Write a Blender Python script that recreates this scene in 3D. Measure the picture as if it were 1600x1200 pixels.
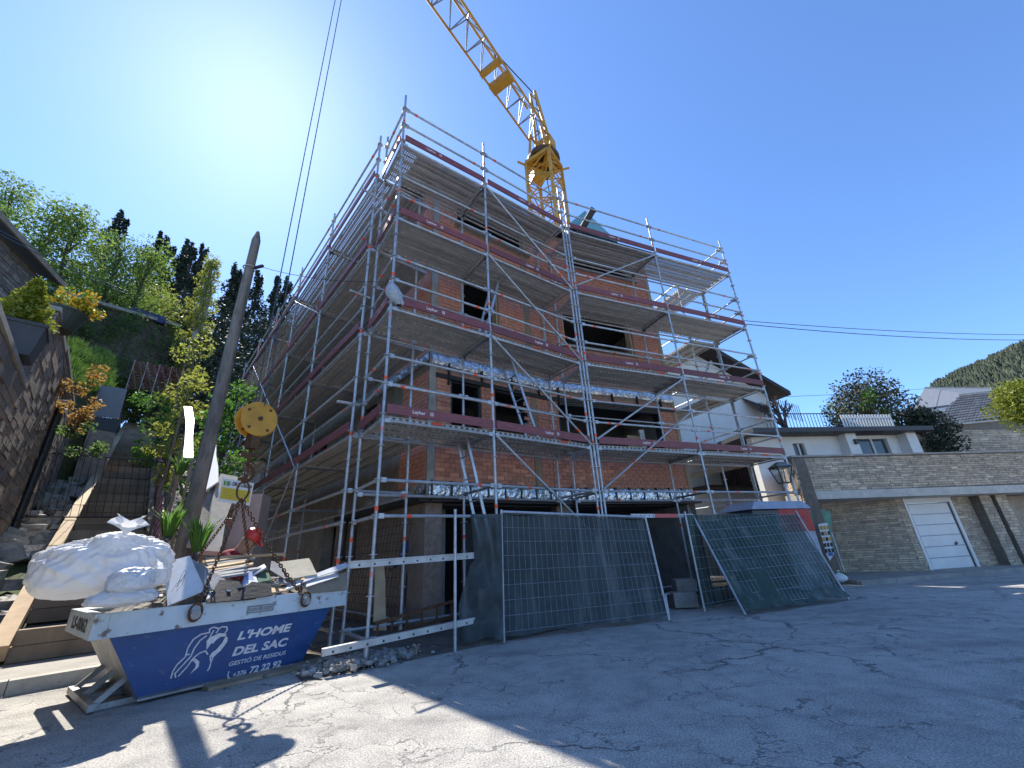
import bpy, bmesh, math, random
from mathutils import Vector, Matrix, noise
random.seed(11)
for o in list(bpy.data.objects): bpy.data.objects.remove(o)
scene = bpy.context.scene
COL = scene.collection
R = math.radians
V = Vector

# ------------------------------------------------------------------ camera
EYE = V((0, 0, 1.2))
FPX = 638.0                                   # focal length for a 1600 px wide picture
RIGHT = V((0.9984456, 0.0211509, -0.0515650))
DOWN = V((-0.0557342, 0.3789054, -0.9237556))
FWD = V((0, 0.9251937, 0.3794952))
cam_data = bpy.data.cameras.new('camera')
cam_data.sensor_width = 36
cam_data.lens = FPX / 1600 * 36
cam_data.clip_start = 0.05
cam_data.clip_end = 3000
cam = bpy.data.objects.new('camera', cam_data)
cm = Matrix((RIGHT, -DOWN, -FWD)).transposed().to_4x4()
cm.translation = EYE
cam.matrix_world = cm
COL.objects.link(cam)
scene.camera = cam

# ------------------------------------------------------------------ sky, sun, exposure
SUN_AZ, SUN_EL = R(-41.8), R(50.5)            # azimuth from +Y towards +X
world = bpy.data.worlds.new('World')
scene.world = world
world.use_nodes = True
wn = world.node_tree
bg = wn.nodes['Background']
sky = wn.nodes.new('ShaderNodeTexSky')
sky.sky_type = 'NISHITA'
sky.sun_disc = False
sky.sun_elevation = SUN_EL
sky.sun_rotation = SUN_AZ
sky.air_density = 1.0
sky.dust_density = 0.42
sky.ozone_density = 10.0
sky.altitude = 1000
wn.links.new(sky.outputs[0], bg.inputs[0])
bg.inputs[1].default_value = 0.1
sl = bpy.data.lights.new('sun', 'SUN')
sl.energy = 2.6
sl.angle = R(0.53)
sl.color = (1, 0.94, 0.84)
so = bpy.data.objects.new('sun', sl)
sd = V((math.sin(SUN_AZ) * math.cos(SUN_EL), math.cos(SUN_AZ) * math.cos(SUN_EL), math.sin(SUN_EL)))
so.rotation_euler = sd.to_track_quat('Z', 'Y').to_euler()
so.location = sd * 60
COL.objects.link(so)
scene.view_settings.view_transform = 'Standard'
scene.view_settings.look = 'None'
scene.view_settings.gamma = 1
scene.render.engine = 'CYCLES'
scene.cycles.max_bounces = 5
scene.cycles.diffuse_bounces = 3
scene.cycles.glossy_bounces = 3
scene.cycles.transparent_max_bounces = 6
scene.view_settings.exposure = 1.65

# ------------------------------------------------------------------ helpers
WM = {}                                        # object -> world matrix

def ray(px, py):
    return (RIGHT * (px - 800) + DOWN * (py - 600) + FWD * FPX).normalized()

def at(px, py, dist):                          # point seen at a pixel, at a horizontal distance
    r = ray(px, py)
    return EYE + r * (dist / math.hypot(r.x, r.y))

def hit(px, py, P, d):                         # (s, z) on the vertical plane through P along d
    r = ray(px, py)
    det = -r.x * d[1] + r.y * d[0]
    t = (-P[0] * d[1] + P[1] * d[0]) / det
    s = (r.x * P[1] - r.y * P[0]) / det * -1
    s = ((r.x * t - P[0]) * d[0] + (r.y * t - P[1]) * d[1])
    return s, EYE.z + t * r.z

def frame_axes(p, q, up=V((0, 0, 1))):
    a = (q - p).normalized()
    if abs(a.dot(up)) > 0.98: up = V((0, 1, 0))
    b = up.cross(a).normalized()
    return a, b, a.cross(b)

class MB:
    def __init__(s): s.v = []; s.f = []; s.m = []
    def add(s, vs, fs, mi=0):
        k = len(s.v); s.v += [V(x) for x in vs]
        for f in fs: s.f.append([i + k for i in f]); s.m.append(mi)
        return s
    def hexa(s, p, mi=0):                      # 8 points: bottom 4, top 4
        return s.add(p, [(3, 2, 1, 0), (4, 5, 6, 7), (0, 1, 5, 4), (1, 2, 6, 5), (2, 3, 7, 6), (3, 0, 4, 7)], mi)
    def box(s, c, size, M=None, mi=0):
        x, y, z = [k / 2 for k in size]
        p = [V((a * x, b * y, e * z)) for e in (-1, 1) for a, b in ((-1, -1), (1, -1), (1, 1), (-1, 1))]
        if M is not None: p = [M @ q for q in p]
        return s.hexa([q + V(c) for q in p], mi)
    def bar(s, p, q, w, h, up=V((0, 0, 1)), mi=0):
        p, q = V(p), V(q); a, b, c = frame_axes(p, q, up)
        return s.hexa([p - b * w / 2 - c * h / 2, q - b * w / 2 - c * h / 2, q + b * w / 2 - c * h / 2, p + b * w / 2 - c * h / 2,
                       p - b * w / 2 + c * h / 2, q - b * w / 2 + c * h / 2, q + b * w / 2 + c * h / 2, p + b * w / 2 + c * h / 2], mi)
    def tube(s, p, q, r, n=8, r2=None, caps=True, mi=0):
        p, q = V(p), V(q); a, b, c = frame_axes(p, q); r2 = r if r2 is None else r2
        vs = []
        for o, rr in ((p, r), (q, r2)):
            for i in range(n):
                t = 2 * math.pi * i / n
                vs.append(o + b * math.cos(t) * rr + c * math.sin(t) * rr)
        fs = [(i, (i + 1) % n, (i + 1) % n + n, i + n) for i in range(n)]
        if caps: fs += [tuple(range(n - 1, -1, -1)), tuple(range(n, 2 * n))]
        return s.add(vs, fs, mi)
    def path(s, pts, r, n=6, mi=0):
        for a, b in zip(pts[:-1], pts[1:]):
            if (V(b) - V(a)).length > 1e-5: s.tube(a, b, r, n, mi=mi)
        return s
    def lathe(s, prof, c=(0, 0, 0), n=16, mi=0, M=None):
        vs = []; c = V(c)
        for r, z in prof:
            for i in range(n):
                t = 2 * math.pi * i / n
                q = V((r * math.cos(t), r * math.sin(t), z))
                vs.append(c + (M @ q if M is not None else q))
        fs = []
        for k in range(len(prof) - 1):
            for i in range(n):
                j = (i + 1) % n
                fs.append((k * n + i, k * n + j, k * n + n + j, k * n + n + i))
        fs.append(tuple(range(n - 1, -1, -1))); fs.append(tuple(range((len(prof) - 1) * n, len(prof) * n)))
        return s.add(vs, fs, mi)
    def prism(s, poly, z0, z1, mi=0):
        n = len(poly)
        vs = [(p[0], p[1], z0) for p in poly] + [(p[0], p[1], z1) for p in poly]
        return s.add(vs, [tuple(range(n - 1, -1, -1)), tuple(range(n, 2 * n))] + [(i, (i + 1) % n, (i + 1) % n + n, i + n) for i in range(n)], mi)
    def slab(s, poly, vec, mi=0):              # a 3-D polygon swept along vec
        n = len(poly); poly = [V(p) for p in poly]; vec = V(vec)
        vs = poly + [p + vec for p in poly]
        return s.add(vs, [tuple(range(n - 1, -1, -1)), tuple(range(n, 2 * n))] + [(i, (i + 1) % n, (i + 1) % n + n, i + n) for i in range(n)], mi)
    def torus(s, c, ax, up, Rx, Ry, r, n=10, k=5, mi=0):     # elongated ring: ax long axis, up second axis
        c = V(c); nx = ax.cross(up).normalized(); vs = []
        for i in range(n):
            t = 2 * math.pi * i / n
            o = c + ax * math.cos(t) * Rx + up * math.sin(t) * Ry
            dr = (ax * math.cos(t) + up * math.sin(t)).normalized()
            for j in range(k):
                u = 2 * math.pi * j / k
                vs.append(o + dr * math.cos(u) * r + nx * math.sin(u) * r)
        fs = [(i * k + j, ((i + 1) % n) * k + j, ((i + 1) % n) * k + (j + 1) % k, i * k + (j + 1) % k) for i in range(n) for j in range(k)]
        return s.add(vs, fs, mi)
    def build(s, name, mats, parent=None, smooth=False, recalc=True):
        me = bpy.data.meshes.new(name)
        vs = s.v
        if parent is not None:
            iv = WM[parent].inverted(); vs = [iv @ p for p in vs]
        me.from_pydata([tuple(p) for p in vs], [], s.f)
        if not isinstance(mats, (list, tuple)): mats = [mats]
        for m in mats: me.materials.append(m)
        if len(mats) > 1: me.polygons.foreach_set('material_index', s.m)
        if recalc:
            b = bmesh.new(); b.from_mesh(me); bmesh.ops.recalc_face_normals(b, faces=b.faces); b.to_mesh(me); b.free()
        if smooth: me.polygons.foreach_set('use_smooth', [True] * len(me.polygons))
        me.update()
        return link(name, me, parent)

def link(name, me, parent=None, M=None):
    o = bpy.data.objects.new(name, me)
    COL.objects.link(o)
    W = M if M is not None else (WM[parent] if parent is not None else Matrix())
    if parent is not None:
        o.parent = parent
        o.matrix_basis = WM[parent].inverted() @ W
    else:
        o.matrix_basis = W
    WM[o] = W.copy()
    return o

def tag(o, label=None, cat=None, group=None, kind=None):
    if label: o['label'] = label
    if cat: o['category'] = cat
    if group: o['group'] = group
    if kind: o['kind'] = kind
    return o

def thing(name, label, cat, loc=(0, 0, 0), rz=0, group=None):
    o = bpy.data.objects.new(name, None)
    COL.objects.link(o)
    o.empty_display_size = 0.2
    M = Matrix.Translation(V(loc)) @ Matrix.Rotation(rz, 4, 'Z')
    o.matrix_basis = M
    WM[o] = M.copy()
    return tag(o, label, cat, group)

def text_mesh(txt, size, bold=0.0, shear=0.0, ext=0.002, align='LEFT'):
    cu = bpy.data.curves.new('lettering', 'FONT')
    cu.body = txt; cu.size = size; cu.offset = bold; cu.shear = shear; cu.extrude = ext; cu.resolution_u = 3
    cu.align_x = align
    ob = bpy.data.objects.new('lettering', cu)
    COL.objects.link(ob)
    dg = bpy.context.evaluated_depsgraph_get()
    me = bpy.data.meshes.new_from_object(ob.evaluated_get(dg))
    bpy.data.objects.remove(ob); bpy.data.curves.remove(cu)
    return me

def facing(origin, d, n):                      # matrix: local x along d, local y up, local z along n (outwards)
    d, n = V((d[0], d[1], 0)), V((n[0], n[1], 0))
    M = Matrix((d, V((0, 0, 1)), n)).transposed().to_4x4()
    M.translation = V(origin)
    return M

# ------------------------------------------------------------------ materials
def pbr(name, c1, c2=None, scale=6.0, rough=0.7, metal=0.0, bump=0.0, bscale=None, rnd=0.0, detail=4.0, coord='Object', stretch=None, speck=None, lo=.35, hi=.65):
    m = bpy.data.materials.new(name); m.use_nodes = True
    nt = m.node_tree; N = nt.nodes; L = nt.links; bs = N['Principled BSDF']
    bs.inputs['Roughness'].default_value = rough; bs.inputs['Metallic'].default_value = metal
    tc = N.new('ShaderNodeTexCoord'); vec = tc.outputs[coord]
    if coord == 'World':
        pass
    if stretch:
        mp = N.new('ShaderNodeMapping'); mp.inputs['Scale'].default_value = stretch
        L.new(vec, mp.inputs['Vector']); vec = mp.outputs[0]
    nz = N.new('ShaderNodeTexNoise'); nz.inputs['Scale'].default_value = scale; nz.inputs['Detail'].default_value = detail
    nz.inputs['Roughness'].default_value = 0.65
    L.new(vec, nz.inputs['Vector'])
    cr = N.new('ShaderNodeValToRGB')
    cr.color_ramp.elements[0].position = lo; cr.color_ramp.elements[1].position = hi
    c2 = c2 or tuple(k * 0.75 for k in c1)
    cr.color_ramp.elements[0].color = (*c1, 1); cr.color_ramp.elements[1].color = (*c2, 1)
    L.new(nz.outputs[0], cr.inputs[0])
    col = cr.outputs[0]
    if speck:                                   # (scale, amount, colour): fine second layer
        n2 = N.new('ShaderNodeTexNoise'); n2.inputs['Scale'].default_value = speck[0]; n2.inputs['Detail'].default_value = 3
        L.new(vec, n2.inputs['Vector'])
        r2 = N.new('ShaderNodeValToRGB'); r2.color_ramp.elements[0].position = speck[3] if len(speck) > 3 else .55; r2.color_ramp.elements[1].position = (speck[3] if len(speck) > 3 else .55) + .1
        L.new(n2.outputs[0], r2.inputs[0])
        ml = N.new('ShaderNodeMath'); ml.operation = 'MULTIPLY'; ml.inputs[1].default_value = speck[1]
        L.new(r2.outputs[0], ml.inputs[0])
        mx = N.new('ShaderNodeMixRGB'); mx.inputs[2].default_value = (*speck[2], 1)
        L.new(ml.outputs[0], mx.inputs[0]); L.new(col, mx.inputs[1]); col = mx.outputs[0]
    if rnd:
        oi = N.new('ShaderNodeObjectInfo')
        hs = N.new('ShaderNodeHueSaturation')
        mr = N.new('ShaderNodeMapRange'); mr.inputs[3].default_value = 1 - rnd; mr.inputs[4].default_value = 1 + rnd
        L.new(oi.outputs['Random'], mr.inputs[0]); L.new(mr.outputs[0], hs.inputs['Value']); L.new(col, hs.inputs['Color'])
        col = hs.outputs[0]
    L.new(col, bs.inputs['Base Color'])
    if bump:
        nb = N.new('ShaderNodeTexNoise'); nb.inputs['Scale'].default_value = bscale or scale * 4; nb.inputs['Detail'].default_value = 5
        L.new(vec, nb.inputs['Vector'])
        bp = N.new('ShaderNodeBump'); bp.inputs['Strength'].default_value = bump; bp.inputs['Distance'].default_value = 0.02
        L.new(nb.outputs[0], bp.inputs['Height']); L.new(bp.outputs[0], bs.inputs['Normal'])
    return m

def leafmat(name, c1, c2, trans=0.35):
    m = pbr(name, c1, c2, scale=2.2, rough=0.6, rnd=0.0)
    nt = m.node_tree; bs = nt.nodes['Principled BSDF']; out = nt.nodes['Material Output']
    tr = nt.nodes.new('ShaderNodeBsdfTranslucent'); mx = nt.nodes.new('ShaderNodeMixShader'); mx.inputs[0].default_value = trans
    src = bs.inputs['Base Color'].links[0].from_socket
    nt.links.new(src, tr.inputs[0]); nt.links.new(bs.outputs[0], mx.inputs[1]); nt.links.new(tr.outputs[0], mx.inputs[2]); nt.links.new(mx.outputs[0], out.inputs[0])
    return m

def holes(m, fn):                               # cut procedural holes: fn(nt, coordinate socket) -> socket that is 1 in a hole
    nt = m.node_tree; out = nt.nodes['Material Output']; bs = nt.nodes['Principled BSDF']
    tc = nt.nodes.new('ShaderNodeTexCoord'); f = fn(nt, tc.outputs['Object'])
    t = nt.nodes.new('ShaderNodeBsdfTransparent'); mx = nt.nodes.new('ShaderNodeMixShader')
    nt.links.new(f, mx.inputs[0]); nt.links.new(bs.outputs[0], mx.inputs[1]); nt.links.new(t.outputs[0], mx.inputs[2]); nt.links.new(mx.outputs[0], out.inputs[0])
    return m

def math_node(nt, op, a, b=None, c=None):
    n = nt.nodes.new('ShaderNodeMath'); n.operation = op
    for i, k in enumerate((a, b, c)):
        if k is None: continue
        if isinstance(k, (int, float)): n.inputs[i].default_value = k
        else: nt.links.new(k, n.inputs[i])
    return n.outputs[0]

def dots(sx, sy, r, off=False):
    def fn(nt, co):
        sp = nt.nodes.new('ShaderNodeSeparateXYZ'); nt.links.new(co, sp.inputs[0])
        a = math_node(nt, 'SUBTRACT', math_node(nt, 'FRACT', math_node(nt, 'DIVIDE', sp.outputs[0], sx)), .5)
        b = math_node(nt, 'SUBTRACT', math_node(nt, 'FRACT', math_node(nt, 'DIVIDE', sp.outputs[1], sy)), .5)
        a = math_node(nt, 'MULTIPLY', a, sx); b = math_node(nt, 'MULTIPLY', b, sy)
        d = math_node(nt, 'SQRT', math_node(nt, 'ADD', math_node(nt, 'MULTIPLY', a, a), math_node(nt, 'MULTIPLY', b, b)))
        return math_node(nt, 'LESS_THAN', d, r)
    return fn

def side_dots(sx, r, zc):
    def fn(nt, co):
        sp = nt.nodes.new('ShaderNodeSeparateXYZ'); nt.links.new(co, sp.inputs[0])
        a = math_node(nt, 'MULTIPLY', math_node(nt, 'SUBTRACT', math_node(nt, 'FRACT', math_node(nt, 'DIVIDE', sp.outputs[0], sx)), .5), sx * .6)
        b = math_node(nt, 'SUBTRACT', sp.outputs[2], zc)
        d = math_node(nt, 'SQRT', math_node(nt, 'ADD', math_node(nt, 'MULTIPLY', a, a), math_node(nt, 'MULTIPLY', b, b)))
        return math_node(nt, 'LESS_THAN', d, r)
    return fn

GALV = pbr('galvanised steel', (.50, .52, .54), (.34, .36, .38), 9, .48, .55, rnd=.12)
GALV2 = pbr('dull galvanised steel', (.52, .52, .50), (.38, .38, .37), 5, .6, .35, rnd=.1, bump=.1, bscale=30)
PLANK_TOP = holes(pbr('perforated plank steel', (.46, .45, .43), (.32, .31, .29), 4, .6, .3, rnd=.1), dots(.045, .04, .0125))
PLANK_SOLID = pbr('worn plank steel', (.56, .54, .50), (.40, .38, .35), 4, .65, .25, rnd=.14, bump=.25, bscale=50)
PLANK_SIDE = holes(pbr('punched plank side steel', (.55, .56, .57), (.4, .41, .42), 5, .5, .4), side_dots(.11, .018, -.034))
ORANGE = pbr('orange marking tape', (.85, .10, .03), (.65, .08, .03), 20, .5)
WINE = pbr('wine red board', (.22, .058, .06), (.14, .042, .045), 5, .55, rnd=.18, bump=.15, stretch=(1, 1, 4), speck=(24, .35, (.24, .12, .11), .6))
WHITE_INK = pbr('white ink', (.75, .72, .70), (.55, .5, .5), 30, .6)
ALU = pbr('aluminium', (.48, .51, .56), (.38, .41, .46), 8, .38, .7)
BRICK = pbr('clay brick', (.58, .25, .16), (.44, .18, .12), 9, .85, bump=.25, bscale=60, rnd=.28, speck=(40, .3, (.5, .25, .16), .6))
MORTAR = pbr('mortar', (.30, .22, .18), (.2, .14, .11), 12, .95, bump=.2)
CONC = pbr('concrete', (.34, .32, .29), (.23, .22, .20), 3, .9, bump=.2, bscale=40, speck=(18, .3, (.2, .19, .18)))
CONC_LT = pbr('pale concrete', (.52, .49, .43), (.38, .36, .32), 2.5, .9, bump=.2, bscale=50, speck=(14, .35, (.3, .28, .24)))
DARK_STEEL = pbr('black painted steel', (.02, .021, .024), (.035, .034, .034), 8, .5, .2)
FOIL = pbr('crumpled foil insulation', (.72, .74, .76), (.5, .52, .55), 5, .22, .8, bump=1.0, bscale=14)
FOIL_TAN = pbr('tan breather membrane', (.30, .255, .21), (.19, .16, .135), 3, .38, .25, bump=1.0, bscale=9)
INNER = pbr('unlit interior plaster', (.10, .10, .105), (.07, .07, .075), 2, .9)  # room shade is put into this dark plaster colour
TIMBER = pbr('weathered timber', (.33, .25, .17), (.22, .165, .11), 3, .85, bump=.3, stretch=(1, 1, .15), rnd=.2)
TIMBER_DK = pbr('dark stained timber', (.045, .03, .024), (.03, .02, .017), 5, .7)
RAW_WOOD = pbr('raw pine board', (.50, .36, .21), (.38, .26, .15), 4, .8, bump=.2, rnd=.15)
TEAL = pbr('teal roofing sheet', (.16, .37, .42), (.11, .28, .33), 3, .6, bump=.2)
BLACK_PLASTIC = pbr('black plastic', (.015, .015, .017), (.03, .03, .03), 8, .4)

# ------------------------------------------------------------------ layout frames
A = V((-2.0, 5.93, 0)); B = V((-.38, 7.13, 0)); C = V((1.61, 8.65, 0)); D = V((4.48, 9.92, 0)); E = V((7.28, 11.14, 0))
d1 = (C - A).normalized(); n1 = V((-d1.y, d1.x, 0))       # n points from the street into the building
d2 = (E - C).normalized(); n2 = V((-d2.y, d2.x, 0))
LEVELS = [3.26, 5.26, 7.26, 9.26]
L0 = V((-2.80, 6.73, 0)); dL = V((-2.1, 2.31, 0)).normalized(); nL = V((dL.y, -dL.x, 0))
W1P = A + n1 * 1.45; W2P = C + n2 * 1.45
BEND = V((.8723, 9.9097, 0))
KC = W1P + d1 * 1.40                                       # front corner of the building
az = R(-44.06); dS = V((math.sin(az), math.cos(az), 0)); hS = V((math.cos(az), -math.sin(az), 0))
S0 = V((-7.07, 6.43, 0))                                   # foot of the garden stairs
def UV(u, v, z=0): return S0 + dS * u + hS * v + V((0, 0, z))
TAN = math.tan(R(20.35))
def slope_z(u): return .15 + max(0, u) * TAN
# ------------------------------------------------------------------ the setting: street, pavement, hillside, mountain
def asphalt():
    m = bpy.data.materials.new('cracked asphalt'); m.use_nodes = True
    nt = m.node_tree; N = nt.nodes; L = nt.links; bs = N['Principled BSDF']; bs.inputs['Roughness'].default_value = .9
    tc = N.new('ShaderNodeTexCoord'); co = tc.outputs['Object']
    def noise_(scale, detail=5, r=.6, src=co):
        n = N.new('ShaderNodeTexNoise'); n.inputs['Scale'].default_value = scale; n.inputs['Detail'].default_value = detail; n.inputs['Roughness'].default_value = r
        L.new(src, n.inputs['Vector']); return n
    def ramp(src, stops):
        r = N.new('ShaderNodeValToRGB'); e = r.color_ramp.elements
        e[0].position, e[0].color = stops[0][0], (*stops[0][1], 1); e[1].position, e[1].color = stops[-1][0], (*stops[-1][1], 1)
        for p, c_ in stops[1:-1]:
            x = e.new(p); x.color = (*c_, 1)
        L.new(src, r.inputs[0]); return r.outputs[0]
    def mix(f, a, b, mode='MIX'):
        x = N.new('ShaderNodeMixRGB'); x.blend_type = mode
        for i, k in ((0, f), (1, a), (2, b)):
            if isinstance(k, (float, int)): x.inputs[i].default_value = k
            elif isinstance(k, tuple): x.inputs[i].default_value = (*k, 1)
            else: L.new(k, x.inputs[i])
        return x.outputs[0]
    big = ramp(noise_(.45, 6, .65).outputs[0], [(.3, (.31, .295, .27)), (.5, (.385, .368, .335)), (.7, (.44, .42, .38))])
    grain = ramp(noise_(75, 2, .7).outputs[0], [(.33, (.45, .45, .45)), (.5, (1, 1, 1)), (.68, (1.7, 1.68, 1.62))])
    col = mix(.85, big, grain, 'MULTIPLY')
    mid = ramp(noise_(3.2, 5, .7).outputs[0], [(.34, (.72, .72, .73)), (.5, (1, 1, 1)), (.68, (1.22, 1.2, 1.17))]); col = mix(.8, col, mid, 'MULTIPLY')
    fleck = ramp(noise_(38, 1).outputs[0], [(.68, (0, 0, 0)), (.74, (1, 1, 1))])
    col = mix(fleck, col, (.40, .39, .36))
    streak = N.new('ShaderNodeMapping'); streak.inputs['Rotation'].default_value = (0, 0, R(-12)); streak.inputs['Scale'].default_value = (.22, 1.3, 1)
    L.new(co, streak.inputs[0])
    st = ramp(noise_(1.1, 5, .6, streak.outputs[0]).outputs[0], [(.52, (0, 0, 0)), (.72, (.45, .45, .45))])
    col = mix(st, col, (.10, .10, .102))
    # cracks: warped cell borders, kept only where a broad mask lets them through
    warp = noise_(1.3, 6, .6); wadd = N.new('ShaderNodeVectorMath'); wadd.operation = 'MULTIPLY_ADD'
    wadd.inputs[1].default_value = (1.3, 1.3, 0); L.new(warp.outputs[1], wadd.inputs[0]); L.new(co, wadd.inputs[2])
    fine = noise_(7, 4, .6); wa2 = N.new('ShaderNodeVectorMath'); wa2.operation = 'MULTIPLY_ADD'
    wa2.inputs[1].default_value = (.14, .14, 0); L.new(fine.outputs[1], wa2.inputs[0]); L.new(wadd.outputs[0], wa2.inputs[2])
    def crack(scale, width):
        vo = N.new('ShaderNodeTexVoronoi'); vo.feature = 'DISTANCE_TO_EDGE'; vo.inputs['Scale'].default_value = scale
        L.new(wa2.outputs[0], vo.inputs['Vector'])
        return ramp(vo.outputs['Distance'], [(0, (1, 1, 1)), (width, (.9, .9, .9)), (width * 1.7, (0, 0, 0))])
    m1 = ramp(noise_(.45, 2).outputs[0], [(.43, (0, 0, 0)), (.52, (1, 1, 1))])
    m2 = ramp(noise_(.8, 3).outputs[0], [(.47, (0, 0, 0)), (.55, (1, 1, 1))])
    c1 = mix(1.0, crack(.42, .0042), m1, 'MULTIPLY')
    c2 = mix(1.0, crack(1.9, .0075), m2, 'MULTIPLY')
    cr = mix(1.0, c1, c2, 'LIGHTEN')
    col = mix(cr, col, (.13, .125, .118))
    L.new(col, bs.inputs['Base Color'])
    bp = N.new('ShaderNodeBump'); bp.inputs['Strength'].default_value = .55; bp.inputs['Distance'].default_value = .012
    h = math_node(nt, 'SUBTRACT', noise_(70, 3, .7).outputs[0], math_node(nt, 'MULTIPLY', cr, 1.6))
    L.new(h, bp.inputs['Height']); L.new(bp.outputs[0], bs.inputs['Normal'])
    return m
ASPHALT = asphalt()
GRASS = pbr('rough grass and scrub ground', (.045, .085, .02), (.075, .065, .035), 1.4, .95, bump=.6, bscale=12, speck=(9, .6, (.11, .15, .035), .52))
DIRT = pbr('dug earth and gravel', (.19, .165, .135), (.11, .095, .08), 3, .95, bump=.8, bscale=25, speck=(30, .5, (.33, .3, .26), .6))
GRAVEL_DK = pbr('dark gravel', (.07, .07, .07), (.16, .155, .15), 22, .95, bump=1, bscale=45, detail=2)

def ground():
    mb = MB()
    mb.add([(-900, -300, -.06), (900, -300, -.06), (900, 1500, -.06), (-900, 1500, -.06)], [(0, 1, 2, 3)])
    return tag(mb.build('ground', GRASS), kind='structure')
ground()
# the street: one sheet of asphalt running past the building
mb = MB()
mb.add([(-40, -40, 0), (60, -40, 0), (60, 30, 0), (-40, 30, 0)], [(0, 1, 2, 3)])
tag(mb.build('street', ASPHALT), kind='structure')
# earth of the building plot under the scaffold
mb = MB(); nx, ny = 60, 50
def plot_z(x, y):
    return .012 + .05 * noise.noise(V((x * 1.1, y * 1.1, 0))) + .03 * noise.noise(V((x * 4, y * 4, 2)))
o0 = A - d1 * .75 - n1 * .22
for i in range(nx):
    for j in range(ny):
        q = o0 + d1 * (i * .115) + n1 * (j * .1)
        edge = min(i, j, 8) / 8
        mb.v.append(V((q.x, q.y, plot_z(q.x, q.y) * edge + .012 * edge + .002)))
for i in range(nx - 1):
    for j in range(ny - 1):
        a = i * ny + j; mb.f.append([a, a + ny, a + ny + 1, a + 1]); mb.m.append(0)
tag(mb.build('plot_ground', DIRT, smooth=True), kind='structure')
mb = MB(); mb.prism([tuple((C + n2 * .1).xy), tuple((E + d2 * 1.2 + n2 * .1).xy), tuple((E + d2 * 1.2 + n2 * 8).xy), tuple((C + n2 * 8).xy)], -.05, .006)
tag(mb.build('yard_ground', DIRT), kind='structure')

# hillside on the left: climbs along the stairs, cut off by the dug-out plot
def hill_z(u, v):
    z = slope_z(u) - .02
    if u > 26: z = slope_z(26) + (u - 26) * .16
    if v < -1.2: z += min(2.2, (-1.2 - v) * .6)
    z += .5 * noise.noise(V((u * .12, v * .12, 3))) * min(1, max(0, u - 10) / 8)
    return z
mb = MB()
us = [-.2 + i * 1.0 for i in range(20)] + [20 + i * 4 for i in range(30)]
vs_ = [-90 + i * 5 for i in range(16)] + [-12 + i * 1.2 for i in range(9)] + [-1.05, -.1, 1.3, 1.7, 2.2]
for u in us:
    for v in vs_:
        q = UV(u, v); mb.v.append(V((q.x, q.y, hill_z(u, v) - .05)))
nv = len(vs_)
for i in range(len(us) - 1):
    for j in range(nv - 1):
        a = i * nv + j; mb.f.append([a, a + nv, a + nv + 1, a + 1]); mb.m.append(0)
# far side of the hill, behind the plot
k0 = len(mb.v)
vs2 = [2.2 + i * 4 for i in range(14)]; us2 = [26 + i * 5 for i in range(24)]
for u in us2:
    for v in vs2:
        q = UV(u, v); mb.v.append(V((q.x, q.y, hill_z(u, v) * max(.0, 1 - max(0, v - 2.2) / 60) - .05)))
for i in range(len(us2) - 1):
    for j in range(len(vs2) - 1):
        a = k0 + i * len(vs2) + j; mb.f.append([a, a + len(vs2), a + len(vs2) + 1, a + 1]); mb.m.append(0)
tag(mb.build('hillside', GRASS, smooth=True), kind='structure')
# pavement with its kerb in front of the stairs
PAVE = pbr('pavement concrete', (.40, .375, .33), (.29, .275, .245), 2, .92, bump=.3, bscale=60, speck=(26, .4, (.22, .21, .19)))
mb = MB(); k1 = V((-5.28, 5.97, 0)); kd = (V((-5.36, 5.89, 0)) - V((-5.86, 5.38, 0))).normalized()
ka = k1 - kd * 14; kb = k1 + kd * 1.4; kn = V((-kd.y, kd.x, 0))
mb.prism([tuple(p.xy) for p in (ka + kn * .16, kb + kn * .16, kb + kn * 3.2, ka + kn * 3.2)], -.1, .143)
tag(mb.build('pavement', PAVE), kind='structure')
kerb = thing('kerb', 'pale concrete kerb along the pavement beside the blue skip', 'kerb', ka)
for i in range(14):
    p = ka + kd * (i * 1.1); mb = MB()
    mb.prism([tuple(q.xy) for q in (p, p + kd * 1.09, p + kd * 1.09 + kn * .158, p + kn * .158)], -.1, .15 + random.uniform(-.003, .003)); mb.build('kerb_stone', CONC_LT, kerb)
# pavement on the right, in front of the garages
G0 = V((11.8, 13.17, 0)); gd = V((.987, .158, 0)).normalized(); gn = V((gd.y, -gd.x, 0))
mb = MB()
mb.prism([(8.3, 11.42), (13.5, 12.5), (40, 17.0), (40, 22), (9.2, 16.0)], -.1, .09)
tag(mb.build('garage_pavement', PAVE), kind='structure')
kerb = thing('kerb', 'low grey kerb in front of the white garage door', 'kerb', (8.3, 11.42, 0))
kpts = [V((8.25, 11.32, 0)), V((13.5, 12.38, 0)), V((24, 14.2, 0))]
for a, b in zip(kpts[:-1], kpts[1:]):
    n = int((b - a).length / 1.0); dd = (b - a) / n
    for i in range(n):
        mb = MB(); mb.bar(a + dd * i + V((0, 0, .0)), a + dd * (i + .99), .14, .22); mb.build('kerb_stone', CONC, kerb)

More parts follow.
